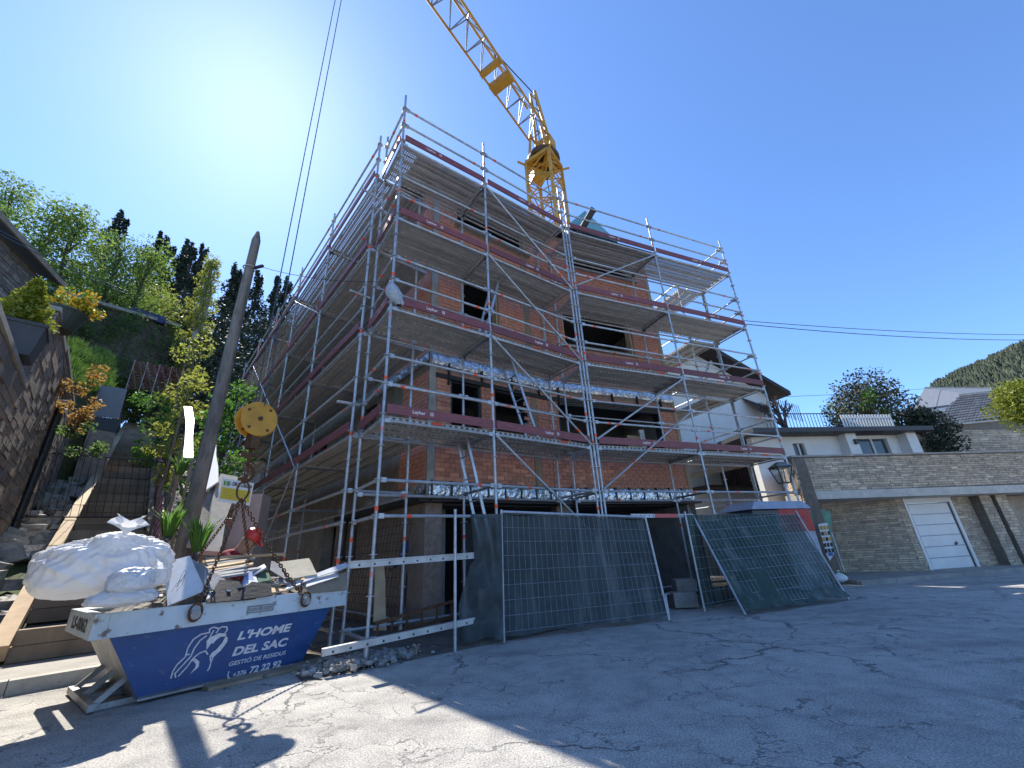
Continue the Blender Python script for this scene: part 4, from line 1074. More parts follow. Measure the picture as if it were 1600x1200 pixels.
# ------------------------------------------------------------------ people
def person(name, label, joints, edges, radii, paint, loc, rz, helmet, helmet_m, head, hdir, scale=1.0):
    # joints: name -> (x, y, z) local; one continuous skin over the skeleton, faces painted by place
    me = bpy.data.meshes.new(name); names = list(joints); ix = {n: i for i, n in enumerate(names)}
    me.from_pydata([joints[n] for n in names], [(ix[a], ix[b]) for a, b in edges], [])
    o = bpy.data.objects.new(name, me); COL.objects.link(o)
    o.modifiers.new('skin', 'SKIN'); sub = o.modifiers.new('sub', 'SUBSURF'); sub.levels = sub.render_levels = 2
    if not me.skin_vertices: pass
    for n in names:
        sv = me.skin_vertices[0].data[ix[n]]; r = radii[n]; sv.radius = r if isinstance(r, tuple) else (r, r); sv.use_root = n == 'pelvis'
    dg = bpy.context.evaluated_depsgraph_get(); fin = bpy.data.meshes.new_from_object(o.evaluated_get(dg)); bpy.data.objects.remove(o)
    mats = []
    for m in paint[0]: fin.materials.append(m)
    for p in fin.polygons: p.material_index = paint[1](p.center); p.use_smooth = True
    root = thing(name, label, 'person', loc, rz); WM[root] = WM[root] @ Matrix.Scale(scale, 4); root.matrix_basis = WM[root]
    b = link('body', fin, root, WM[root].copy())
    M = WM[root]
    h = V(head); f = V(hdir).normalized(); up = V((0, 0, 1)); up = (up - f * up.dot(f)).normalized(); sd_ = f.cross(up)
    F = Matrix((sd_, f, up)).transposed()
    # nose, ears, brow, mouth on the head
    mb = MB(); g = lambda x, y, z: M @ (h + F @ V((x, y, z)))
    mb.add([g(-.014, .095, .02), g(.014, .095, .02), g(0, .125, -.018), g(-.016, .1, -.03), g(.016, .1, -.03)], [(0, 1, 2), (0, 2, 3), (1, 4, 2), (2, 4, 3)]); 
    for sx in (-1, 1): mb.lathe([(.004, -.03), (.014, -.02), (.016, .012), (.006, .032)], g(sx * .083, .0, -.01), 8)
    mb.build('nose_and_ears', paint[0][0], b, smooth=True)
    mb = MB()
    for sx in (-1, 1): mb.lathe([(.002, -.008), (.01, 0), (.002, .008)], g(sx * .032, .094, .022), 8)
    mb.bar(g(-.024, .094, -.055), g(.024, .094, -.055), .008, .006); mb.build('eyes_and_mouth', INK_DK, b)
    mb = MB(); mb.lathe([(.104, -.012), (.107, .0), (.105, .03), (.092, .075), (.06, .105), (.02, .116)], g(0, 0, .05), 22, M=M.to_3x3() @ F)
    mb.add([g(-.085, .07, .045), g(.085, .07, .045), g(.06, .165, .03), g(-.06, .165, .03), g(-.085, .07, .053), g(.085, .07, .053), g(.06, .165, .037), g(-.06, .165, .037)], [(3, 2, 1, 0), (4, 5, 6, 7), (0, 1, 5, 4), (1, 2, 6, 5), (2, 3, 7, 6), (3, 0, 4, 7)])
    for yy in (-.04, 0, .04): mb.path([g(yy, -.09, .10), g(yy, -.03, .163), g(yy, .04, .158), g(yy, .085, .11)], .008, 6)
    mb.build('hard_hat', helmet_m, root, smooth=False)
    return root
SKIN = pbr('skin', (.42, .25, .17), (.36, .2, .13), 6, .6)
def figure(bend, arm, gap=.11):
    # standing figure about 1.75 m; bend = forward lean (radians) from the hip, facing local +Y
    c_, s_ = math.cos(bend), math.sin(bend)
    def up(x, y, z):                            # rotate what is above the hip
        zz = z - .95; return (x, y * c_ + zz * s_, .95 + zz * c_ - y * s_)
    J = {'pelvis': (0, 0, .95), 'belly': up(0, .01, 1.10), 'chest': up(0, .0, 1.32), 'neck': up(0, .01, 1.47), 'jaw': up(0, .045, 1.555), 'head': up(0, .03, 1.64), 'crown': up(0, .015, 1.71)}
    E_ = [('pelvis', 'belly'), ('belly', 'chest'), ('chest', 'neck'), ('neck', 'jaw'), ('jaw', 'head'), ('head', 'crown')]
    Rr = {'pelvis': (.155, .12), 'belly': (.15, .115), 'chest': (.17, .125), 'neck': .058, 'jaw': .075, 'head': (.088, .098), 'crown': .06}
    for k, sx in (('l', -1), ('r', 1)):
        J['hip' + k] = (sx * .1, 0, .90); J['knee' + k] = (sx * gap, .05, .5); J['ank' + k] = (sx * gap, -.01, .09); J['toe' + k] = (sx * (gap + .02), .15, .04)
        E_ += [('pelvis', 'hip' + k), ('hip' + k, 'knee' + k), ('knee' + k, 'ank' + k), ('ank' + k, 'toe' + k)]
        Rr.update({'hip' + k: .092, 'knee' + k: .065, 'ank' + k: .05, 'toe' + k: .045})
        J['sho' + k] = up(sx * .19, 0, 1.40); E_.append(('chest', 'sho' + k)); Rr['sho' + k] = .068
        e, w = arm[k]; J['elb' + k] = e; J['wri' + k] = w
        E_ += [('sho' + k, 'elb' + k), ('elb' + k, 'wri' + k)]; Rr.update({'elb' + k: .05, 'wri' + k: .034})
        ev, wv = V(e), V(w); d_ = (wv - ev).normalized(); side = V((sx, 0, 0)); side = (side - d_ * side.dot(d_)).normalized(); nn = d_.cross(side)
        pm = wv + d_ * .07; J['palm' + k] = tuple(pm); E_.append(('wri' + k, 'palm' + k)); Rr['palm' + k] = (.03, .02)
        for fi, (off, ln) in enumerate(((-.03, .065), (-.01, .078), (.01, .072), (.03, .055))):
            a1_ = pm + side * off + d_ * .03; a2_ = a1_ + d_ * ln * .6 + nn * .012 * sx; a3_ = a2_ + d_ * ln * .3 + nn * .035 * sx
            for q, nm in ((a1_, 'a'), (a2_, 'b'), (a3_, 'c')): J[f'f{fi}{nm}{k}'] = tuple(q); Rr[f'f{fi}{nm}{k}'] = .0092
            E_ += [('palm' + k, f'f{fi}a{k}'), (f'f{fi}a{k}', f'f{fi}b{k}'), (f'f{fi}b{k}', f'f{fi}c{k}')]
        t1_ = wv + d_ * .03 - side * .035; t2_ = t1_ + d_ * .04 - side * .02; J['th1' + k] = tuple(t1_); J['th2' + k] = tuple(t2_); Rr['th1' + k] = .011; Rr['th2' + k] = .009
        E_ += [('wri' + k, 'th1' + k), ('th1' + k, 'th2' + k)]
    return J, E_, Rr, up
RED_SHIRT = pbr('red work shirt', (.33, .03, .04), (.22, .02, .03), 8, .85, bump=.4, bscale=14)
TROUSER = pbr('dark work trousers', (.05, .055, .07), (.03, .033, .04), 8, .9)
BOOT = pbr('brown boots', (.05, .035, .025), (.03, .02, .015), 8, .8)
RED_HAT = pbr('red hard hat plastic', (.62, .035, .03), (.5, .03, .025), 4, .35)
BLUE_HAT = pbr('blue hard hat plastic', (.03, .16, .45), (.03, .13, .38), 4, .4)
BLUE_WORK = pbr('blue work clothes', (.03, .07, .22), (.02, .05, .16), 8, .85, bump=.3, bscale=14)
def painter(up, bend, mats, arm):
    nk = V(up(0, .01, 1.50)); axis = (V(up(0, 0, 1.6)) - V(up(0, 0, 1.3))).normalized(); wr = [V(arm[k][1]) for k in 'lr']; el = [V(arm[k][0]) for k in 'lr']
    def f(c):
        if (c - nk).dot(axis) > -.01 and (V((c.x, c.y, c.z)) - nk).length < .34: return 0
        for w, e in zip(wr, el):
            if (c - w).dot((w - e).normalized()) > -.02 and (c - w).length < .3: return 0
        if c.z < .1: return 3
        if c.z < .93 and (abs(c.x) < .25) and c.y < .3: return 2
        return 1
    return (mats, f)
bend = R(38)
armA = {'l': ((-.30, .42, 1.12), (-.16, .60, .98)), 'r': ((.30, .45, 1.10), (.14, .64, .96))}
J, E_, Rr, up = figure(bend, armA)
hd = at(389, 845, 8.0); base = V((hd.x, hd.y, 0))
rz = math.atan2(-(HOOK - base).x, (HOOK - base).y); rz = R(-78)
fw = Matrix.Rotation(rz, 3, 'Z') @ V((0, 1, 0))
PS = 1.25; base = base - fw * V(up(0, .03, 1.64)).y * PS; zoff = hd.z - V(up(0, .03, 1.64)).z * PS
person('person', 'worker in red hard hat and red shirt bending behind the skip', J, E_, Rr, painter(up, bend, [SKIN, RED_SHIRT, TROUSER, BOOT], armA), (base.x, base.y, zoff), rz, 'red', RED_HAT, up(0, .03, 1.64), (0, math.cos(R(35)), -math.sin(R(35))), scale=PS)
mb = MB(); mb.prism([(base.x - .6, base.y - .6), (base.x + .7, base.y - .6), (base.x + .7, base.y + .6), (base.x - .6, base.y + .6)], -.05, max(.03, zoff)); tag(mb.build('site_ground', DIRT), kind='structure')
armB = {'l': ((-.27, .10, 1.10), (-.22, .32, 1.02)), 'r': ((.27, .08, 1.10), (.20, .32, 1.0))}
J, E_, Rr, up = figure(R(12), armB)
h2_ = at(649, 852, 8.75)
person('person', 'worker in blue hard hat and blue clothes inside the ground storey', J, E_, Rr, painter(up, R(12), [SKIN, BLUE_WORK, TROUSER, BOOT], armB), (h2_.x, h2_.y, .03), R(60), 'blue', BLUE_HAT, up(0, .03, 1.64), (0, 1, -.1))

# ------------------------------------------------------------------ site fence
def netmat(name, c, thin):
    m = pbr(name, c, tuple(k * .6 for k in c), 3, .85, bump=.3, bscale=40)
    nt = m.node_tree; bs = nt.nodes['Principled BSDF']; src = bs.inputs['Base Color'].links[0].from_socket
    tc0 = nt.nodes.new('ShaderNodeTexCoord'); mp = nt.nodes.new('ShaderNodeMapping'); mp.inputs['Scale'].default_value = (3, 3, .35); nt.links.new(tc0.outputs['Object'], mp.inputs[0])
    n0 = nt.nodes.new('ShaderNodeTexNoise'); n0.inputs['Scale'].default_value = 1.6; n0.inputs['Detail'].default_value = 6; nt.links.new(mp.outputs[0], n0.inputs['Vector'])
    r0 = nt.nodes.new('ShaderNodeValToRGB'); r0.color_ramp.elements[0].position = .52; r0.color_ramp.elements[1].position = .78; nt.links.new(n0.outputs[0], r0.inputs[0])
    x0 = nt.nodes.new('ShaderNodeMixRGB'); x0.inputs[2].default_value = (.24, .25, .24, 1); nt.links.new(math_node(nt, 'MULTIPLY', r0.outputs[0], .6), x0.inputs[0]); nt.links.new(src, x0.inputs[1]); nt.links.new(x0.outputs[0], bs.inputs['Base Color'])
    t = nt.nodes.new('ShaderNodeBsdfTransparent'); mx = nt.nodes.new('ShaderNodeMixShader')
    nz = nt.nodes.new('ShaderNodeTexNoise'); nz.inputs['Scale'].default_value = 2.5; nz.inputs['Detail'].default_value = 4
    tc = nt.nodes.new('ShaderNodeTexCoord'); nt.links.new(tc.outputs['Object'], nz.inputs['Vector'])
    f = math_node(nt, 'MULTIPLY', nz.outputs[0], thin * 2)
    nt.links.new(f, mx.inputs[0]); nt.links.new(nt.nodes['Principled BSDF'].outputs[0], mx.inputs[1]); nt.links.new(t.outputs[0], mx.inputs[2]); nt.links.new(mx.outputs[0], nt.nodes['Material Output'].inputs[0])
    return m
NET = netmat('dark shade netting', (.06, .08, .085), .14)
NET_G = netmat('dark green shade netting', (.040, .078, .066), .2)
NET_LG = netmat('pale green shade netting', (.12, .30, .20), .12)
WIRE = pbr('fence wire', (.42, .45, .48), (.3, .32, .34), 12, .45, .6)
def panel(label, bl, br, tl, tr, net=NET, nw=26, nh=8, sag=.05, drop=.0, poles=(1, 1, 1, 0), back=1, wires=True, low=.04, group=None):
    o = thing('site_fence', label, 'fence', bl, 0, group)
    n = (br - bl).cross(tl - bl).normalized()
    if n.dot(EYE - bl) < 0: n = -n
    P_ = lambda a, b: (bl.lerp(br, a)).lerp(tl.lerp(tr, a), b)
    for f, (p, q) in zip(poles, ((bl, tl), (br, tr), (tl, tr), (bl, br))):
        if f: MB().tube(p, q + (q - p).normalized() * .03, .021, 8).build('frame_tube', GALV, o)
    if wires:
        mb = MB()
        for i in range(1, nw): mb.tube(P_(i / nw, .07), P_(i / nw, .98), .0026, 4, caps=False)
        for j in range(nh + 1): mb.tube(P_(0, .07 + .91 * j / nh), P_(1, .07 + .91 * j / nh), .003, 4, caps=False)
        tag(mb.build('wire_mesh', WIRE, o), kind='stuff')
    mb = MB(); gx, gy = 64, 30; sd_ = random.random() * 50
    for i in range(gx + 1):
        for j in range(gy + 1):
            a, b = i / gx, j / gy
            bb = low * (1 + .8 * noise.noise(V((a * 5, sd_, 0)))) + (.985 + .012 * noise.noise(V((a * 9, sd_, 3))) - low) * b
            w = 2.2 * sag * (noise.noise(V((a * 5 + sd_, b * 1.6, 0))) + .5 * noise.noise(V((a * 16 + sd_, b * 3, 7)))) * (1.15 - b)
            mb.v.append(P_(a, bb) - n * (.022 * back - w * .6 + .02) + (V((0, 0, 0)) if b > .2 else n * drop * (.2 - b)))
    for i in range(gx):
        for j in range(gy): a = i * (gy + 1) + j; mb.f.append([a, a + gy + 1, a + gy + 2, a + 1]); mb.m.append(0)
    mb.build('shade_net', net, o, smooth=True, recalc=False)
    for b in (.3, .75):                         # wire ties
        pass
    return o
F2 = V((-.32, 6.79, 0)); F3 = V((2.40, 7.86, 0))
panel('upright site fence panel with dark netting in the middle of the frontage', F2 + V((0, 0, .01)), F3 + V((0, 0, .01)), lift(at(783, 800, 6.80), 1.80), at(1008, 808, 8.28), NET, 30, 8, .05)
pl2 = [V((3.72, 7.94, .01)), V((6.25, 9.0, .01)), at(1086, 812, 9.4), at(1244, 800, 11.3)]
panel('leaning site fence panel with torn green netting and bare raking tubes', *pl2, NET_G, 26, 8, .10, low=.02, drop=.6, poles=(1, 1, 0, 0))
b0_, b1_ = V((3.27, 8.51, .01)), V((6.9, 10.85, .01))
panel('back site fence panel with green netting standing behind the leaning one', b0_, b1_, b0_ + V((0, 0, 1.72)), b1_ + V((0, 0, 1.75)), NET_G, 30, 8, .04, poles=(1, 1, 0, 0))
c0_ = V((7.0, 10.95, .01)); c1_ = V((9.0, 12.78, .01))
panel('pale green wrapped fence panel with the safety notice at the far corner', c0_, c1_, c0_ + V((0, 0, 1.76)), c1_ + V((0, 0, 1.84)), NET_G, 18, 8, .08, poles=(1, 1, 1, 0))
# pale wrap on its end, with the safety notice board
mb = MB(); e0 = at(1279, 800, 14.4); e1 = at(1298, 797, 14.5)
for i in range(17):
    for j in range(17):
        a, b = i / 16, j / 16; p = at(1264 + 32 * a + 12 * b, 798 + 88 * b, 14.2 + .5 * a); mb.v.append(p + V((.05 * noise.noise(V((a * 4, b * 4, 2))), .06 * noise.noise(V((a * 5, b * 3, 8))), 0)))
for i in range(16):
    for j in range(16): a = i * 17 + j; mb.f.append([a, a + 17, a + 18, a + 1]); mb.m.append(0)
tag(mb.build('net_wrap', NET_LG, smooth=True), 'pale green netting wrapped over the end of the far fence panel', 'netting')
sg = thing('safety_sign', 'white safety notice with rows of yellow and dark pictograms on green netting', 'sign', at(1290, 850, 13.9))
q = [at(1278, 819, 13.9), at(1293, 817, 13.95), at(1303, 866, 13.95), at(1297, 876, 13.92), at(1292, 868, 13.9)]
nrm = (EYE - q[0]).normalized(); MB().slab(q, -nrm * .01).build('board', pbr('white sign board', (.75, .76, .76), (.68, .69, .7), 5, .5), sg)
SIGN_C = [pbr('sign yellow', (.7, .38, .03), (.6, .32, .03), 9, .5), INK_DK, pbr('sign blue', (.05, .18, .5), (.05, .15, .42), 9, .5)]
for r_ in range(5):
    for k in range(3):
        x = 1281 + k * 5 + r_ * 1.9; y = 822 + r_ * 9 - k * .5; dd = 13.88
        m = SIGN_C[0] if r_ == 0 else SIGN_C[1 if r_ > 2 or (k + r_) % 2 else 0]
        MB().slab([at(x, y, dd), at(x + 3.6, y - .4, dd), at(x + 4.8, y + 5.4, dd), at(x + 1.2, y + 6, dd)], -nrm * .004).build('pictogram', m, sg)
MB().slab([at(1294, 864, 13.88), at(1301, 863, 13.88), at(1302.5, 868, 13.88), at(1295.5, 869, 13.88)], -nrm * .004).build('pictogram', SIGN_C[2], sg)
# torn hanging net and single posts at the left of the frontage
mb = MB(); gx, gy = 20, 40
for j in range(gy + 1):
    b = j / gy; y = 803 + 197 * b
    xl = 735 + (7 * math.sin(b * 3) if b < .4 else 0) - (20 * min(1, max(0, (b - .4) / .35))) + (0 if b < .75 else 2); xr = 784 + 3 * b
    for i in range(gx + 1):
        a = i / gx; mb.v.append(at(xl + (xr - xl) * a, y + 4 * math.sin(a * 7) * (b > .9), 6.80 + .14 * noise.noise(V((a * 3, b * 4, 1))) - .12 * a))
for j in range(gy):
    for i in range(gx): a = j * (gx + 1) + i; mb.f.append([a, a + gx + 1, a + gx + 2, a + 1]); mb.m.append(0)
tag(mb.build('torn_net', NET, smooth=True), 'torn dark netting hanging loose left of the upright fence panel', 'netting')
def post(px, y0, y1, dist, label, r=.022):
    b = at(px[0], y0, dist); t = at(px[1], y1, dist); o = thing('fence_post', label, 'post', b)
    MB().tube(lift(b, 0), V((b.x, b.y, t.z)), r, 10).build('tube', GALV, o); MB().tube(V((b.x, b.y, t.z)), V((b.x, b.y, t.z + .012)), r * 1.15, 10).build('cap', GALV, o)
    return o
post((711, 714), 1018, 797, 6.5, 'single steel post standing left of the torn netting')
post((1046, 1040), 968, 930, 8.4, 'short steel peg at the foot of the upright fence panel')
# steel lintel tube over the gap, with its red stretch
o = thing('cross_beam', 'punched steel beam with a red stretch above the gap between the fences', 'beam', at(1000, 806, 8.6))
a_, b_ = at(985, 806, 8.9), at(1082, 806, 9.4); MB().bar(a_, b_, .05, .07).build('web', GALV, o); MB().bar(a_.lerp(b_, .38) - n2 * .027, a_.lerp(b_, .75) - n2 * .027, .006, .072).build('red_stretch', pbr('red reflective tape', (.62, .12, .10), (.55, .1, .09), 12, .5), o)
for i in range(5): c_ = a_.lerp(b_, .08 + i * .07) - n2 * .026; MB().tube(c_, c_ - n2 * .004, .016, 8).build('hole_disc', BLACK_PLASTIC, o)  # black discs coloured as the dark inside the holes
# things behind the fence: pallet planks, brick plinth, red lidded box
o = thing('step_blocks', 'low concrete block step in the dark gap between the fences', 'step', at(1065, 945, 9.6))
for i, (x0, x1, y0, y1) in enumerate(((1052, 1088, 948, 925), (1055, 1086, 924, 905))):
    a_, b_ = at(x0, y0, 9.7 + .3 * i), at(x1, y0, 9.8 + .3 * i); t_ = at(x0, y1, 9.7 + .3 * i); MB().bar(V((a_.x, a_.y, (a_.z + t_.z) / 2)), V((b_.x, b_.y, (a_.z + t_.z) / 2)), .4, max(.12, t_.z - a_.z)).build('block', CONC, o)
bx = at(1196, 800, 12.6); rb = thing('tool_container', 'red ribbed metal container with grey lid behind the green fence', 'container', lift(bx, 0), math.atan2(d2.y, d2.x))
def lb(x0, x1, y0, y1, z0, z1, m, nm, par=rb):
    M = WM[rb]; p = [M @ V((x, y, z)) for z in (z0, z1) for x, y in ((x0, y0), (x1, y0), (x1, y1), (x0, y1))]; return MB().hexa(p).build(nm, m, par)
REDP = pbr('red painted sheet', (.42, .025, .025), (.33, .02, .02), 4, .5); GREYP = pbr('grey painted sheet', (.33, .36, .42), (.26, .28, .33), 4, .5)
lb(-.15, 1.0, -.45, .45, 1.3, 1.82, REDP, 'body'); lb(-.15, 1.0, -.44, .44, .05, 1.29, GREYP, 'base'); lb(-1.05, -.16, -.45, .45, .05, 1.80, pbr('dark machine panel', (.06, .065, .075), (.04, .04, .05), 5, .5), 'machine_panel')
M = WM[rb]; mb = MB(); mb.hexa([M @ V(p) for p in ((-1.1, -.5, 1.83), (1.05, -.5, 1.83), (1.05, .5, 1.83), (-1.1, .5, 1.83), (-.8, -.38, 2.02), (.95, -.38, 2.02), (.95, .38, 2.02), (-.8, .38, 2.02))]); mb.build('lid', GREYP, rb)
for i in range(4): lb(-.05, .92, -.475, -.451, 1.38 + i * .1, 1.33 + i * .1, REDP, 'rib')
# ------------------------------------------------------------------ left side: garden stairs, stone wall, plants
STONES = [pbr('slate stone %d' % i, c1, c2, 5, .9, bump=.6, bscale=22, rnd=.3, speck=(11, .4, (.2, .15, .1), .56)) for i, (c1, c2) in enumerate((((.24, .19, .145), (.15, .12, .095)), ((.29, .235, .18), (.19, .15, .12)), ((.17, .145, .125), (.11, .095, .085)), ((.29, .205, .145), (.2, .14, .105))))]
JOINT = pbr('stone wall joints', (.075, .065, .055), (.05, .044, .038), 8, .95, bump=.5)
st = thing('garden_stairs', 'long garden stairs of timber sleepers and gravel climbing the hillside', 'stairs', UV(0, .6))
RISE, GO = .40, .40 / TAN
for i in range(26):
    u = i * GO; z = .15 + i * RISE
    for k in range(2):
        mb = MB(); mb.bar(UV(u, -.02 + random.uniform(-.02, .02), z + .1 + k * .2), UV(u + random.uniform(-.03, .03), 1.27, z + .1 + k * .2), .18, .192); mb.build('sleeper', TIMBER, st)
    mb = MB(); p = [UV(u + .1, 0, z + RISE - .05), UV(u + .1, 1.26, z + RISE - .05), UV(u + GO, 1.26, z + RISE - .03), UV(u + GO, 0, z + RISE - .03)]
    mb.hexa([q - V((0, 0, .1)) for q in p] + p); mb.build('gravel_tread', GRAVEL_DK, st)
for v, w in ((-.12, .20), (1.36, .12)):
    for i in range(8):
        a_, b_ = UV(i * 3.4 - .25, v, slope_z(i * 3.4 - .25) + .28 + (i * 3.4 - .25) * 0), UV((i + 1) * 3.4 - .3, v, slope_z((i + 1) * 3.4 - .3) + .28)
        if i == 0: a_.z = .3
        MB().bar(a_, b_, w, .2).build('stringer', RAW_WOOD if v < 0 else TIMBER, st)
# rubble bank between the stairs and the stone wall
mb = MB()
PALE_ROCK = pbr('pale rock', (.42, .40, .36), (.26, .245, .22), 4, .9, bump=.6, bscale=18, speck=(8, .5, (.14, .13, .11), .56))
for i in range(120):
    u = random.uniform(.2, 15); v = random.uniform(-.95, -.28); k = random.uniform(.12, .34)
    c_ = UV(u, v, slope_z(u) + .12 * (-v) + random.uniform(-.02, .06)); M = Matrix.Rotation(random.random() * 6, 3, 'Z') @ Matrix.Rotation(random.uniform(-.4, .4), 3, 'X')
    p = [M @ V((x * k * random.uniform(.5, 1), y * k * random.uniform(.5, .9), z * k * .4)) + c_ for z in (-1, 1) for x, y in ((-1, -1), (1, -1), (1, 1), (-1, 1))]
    mb.hexa(p)
tag(tag(mb.build('rock_bank', PALE_ROCK), 'bank of pale rocks along the left side of the garden stairs', 'rocks'), kind='stuff')
# the stone wall
sw = thing('stone_wall', 'dark rubble stone house wall beside the garden stairs', 'wall', UV(0, -1))
WP = UV(0, -1.0)
segs = [(-6, .75, 4.2), (.75, 2.9, 5.75), (2.9, 7.5, 5.85), (7.5, 11.6, 5.55)]
for u0, u1, zt2 in segs:
    MB().hexa([UV(u0, -1.0, -.1), UV(u1, -1.0, -.1), UV(u1, -1.5, -.1), UV(u0, -1.5, -.1), UV(u0, -1.0, zt2), UV(u1, -1.0, zt2), UV(u1, -1.5, zt2), UV(u0, -1.5, zt2)]).build('core', STONES[2], sw)
masonry(sw, WP, dS, -hS, [(u0 + .01, u1 - .01, max(.1, slope_z(u0) - .3), zt2 - .03) for u0, u1, zt2 in segs], [], .40, .15, .016, .035, STONES, limit=280, jit=.012, name='stone', lenj=.7, hj=.5)
for u0, u1, zt2 in segs: MB().bar(UV(u0, -1.2, zt2 + .04), UV(u1 - .02, -1.2, zt2 + .04), .5, .085).build('coping', CONC, sw)
# end face of the wall seen up the stairs, and the downpipe
dp = thing('downpipe', 'black rainwater downpipe on the dark stone wall', 'pipe', UV(5.0, -.9))
s_, z0_ = hit(85, 630, WP, dS); MB().tube(UV(4.7, -.9, 1.7), UV(4.7, -.9, 4.95), .075, 12).build('pipe', BLACK_PLASTIC, dp)
MB().path([UV(4.7, -.9, 4.95), UV(4.72, -.93, 5.05), UV(4.85, -1.0, 5.15)], .075, 12).build('elbow', BLACK_PLASTIC, dp)
MB().tube(UV(4.85, -.98, 5.12), UV(5.0, -1.0, 5.42), .06, 10).build('spout', CONC_LT, dp)
for z in (2.4, 3.9): MB().torus(UV(4.7, -.9, z), dS.copy(), hS.copy(), .085, .085, .015, 12, 5).build('bracket', DARK_STEEL, dp)

# foliage
def leaves(mb, c, r, n, size, sq=1.0, seed=0, hollow=.35, mi=0, flat=0.0):
    c = V(c); r = V(r) if not isinstance(r, (int, float)) else V((r, r, r))
    for i in range(n):
        while True:
            d_ = V((random.uniform(-1, 1), random.uniform(-1, 1), random.uniform(-1, 1)))
            if hollow < d_.length < 1: break
        p = c + V((d_.x * r.x, d_.y * r.y, d_.z * r.z)); k = size * random.uniform(.5, 1.3)
        a_ = V((random.uniform(-1, 1), random.uniform(-1, 1), random.uniform(-1, 1) * (1 - flat))).normalized(); b_ = a_.orthogonal().normalized(); b_ = Matrix.Rotation(random.random() * 6.28, 3, a_) @ b_; e_ = a_.cross(b_)
        mb.add([p - b_ * k, p + e_ * k * .45, p + b_ * k, p - e_ * k * .45], [(0, 1, 2, 3)], mi)
LEAF = {'green': leafmat('fresh green leaves', (.20, .29, .05), (.13, .21, .04), .62), 'yellow': leafmat('yellow green leaves', (.32, .34, .06), (.23, .26, .05), .62), 'pine': leafmat('dark pine needles', (.018, .032, .016), (.03, .045, .022), .12), 'teal': leafmat('deep green leaves', (.10, .18, .055), (.13, .21, .06), .6),
        'lime': leafmat('lime bush leaves', (.26, .28, .02), (.18, .22, .02)), 'flower': leafmat('yellow blossom', (.72, .48, .02), (.62, .36, .02), .2), 'orange': leafmat('orange autumn leaves', (.40, .24, .06), (.26, .15, .04), .5), 'bush': leafmat('bright bush leaves', (.12, .26, .04), (.08, .18, .03), .5), 'grey': leafmat('grey green pine needles', (.045, .055, .03), (.07, .075, .045), .15)}
BARK = pbr('grey bark', (.12, .10, .08), (.07, .058, .048), 6, .95, bump=.8, bscale=20, stretch=(1, 1, .3))
BARK_LT = pbr('pale birch bark', (.42, .40, .36), (.25, .23, .2), 6, .9, stretch=(1, 1, .4))
def tree(name, label, base, h, cr, kind, group=None, shape='round', n=2600, size=.2, bark=BARK, first=.3, clumps=16, cat='tree'):
    base = V(base); o = thing(name, label, cat, base, 0, group)
    lean = V((random.uniform(-.04, .04), random.uniform(-.04, .04), 1)).normalized(); mb = MB(); tr_ = max(.05, h * .018)
    segs_ = 6; pts = [base + lean * (h * .95 * i / segs_) + V((random.uniform(-.02, .02) * h * (i > 0), random.uniform(-.02, .02) * h * (i > 0), 0)) for i in range(segs_ + 1)]
    for i in range(segs_): mb.tube(pts[i], pts[i + 1], tr_ * (1 - i / segs_ * .85), 8, tr_ * (1 - (i + 1) / segs_ * .85))
    cl = MB(); per = max(20, n // clumps)
    for k in range(clumps):
        t = first + (1 - first) * (k + .5) / clumps
        ctr_ = base + lean * h * t
        if shape == 'cone': rad = cr * (1.08 - (t - first) / (1 - first)) ; a_ = k * 2.4; off = V((math.cos(a_), math.sin(a_), 0)) * rad * .6 * random.uniform(.4, 1.35); cs = V((rad * .5, rad * .5, h * (1 - first) / clumps * 1.5 + .12)) * random.uniform(.7, 1.2)
        else:
            rad = cr * math.sin(math.pi * min(.97, max(.12, (t - first) / (1 - first) * .85 + .12))); a_ = k * 2.4 + random.uniform(-.4, .4); off = V((math.cos(a_), math.sin(a_), 0)) * rad * random.uniform(.35, .8); q_ = cr * random.uniform(.42, .68); cs = V((q_, q_, q_ * random.uniform(.6, .9)))
        leaves(cl, ctr_ + off, cs, per, size, hollow=.2)
        mb.tube(ctr_ - lean * h * .08, ctr_ + off * .85, tr_ * .35, 5, tr_ * .08)
    mb.build('trunk', bark, o); tag(cl.build('crown', LEAF[kind], o, recalc=False), kind='stuff')
    return o
def uvof(p): q = V((p.x, p.y, 0)) - S0; return q.dot(dS), q.dot(hS)
def hill_tree(x, y, dist, cr, kind, label, shape='round', n=2600, size=.2, bark=BARK, first=.3, name='hill_tree', clumps=16, grp='trees on the hillside'):
    t = at(x, y, dist); u, v = uvof(t); gz = max(0, hill_z(u, v)) - .2
    gz = min(gz, t.z - cr * 1.1)
    return tree(name, label, (t.x, t.y, gz), t.z - gz - (.45 * cr if shape == 'round' else 0), cr, kind, grp, shape, n, size, bark, first, clumps)
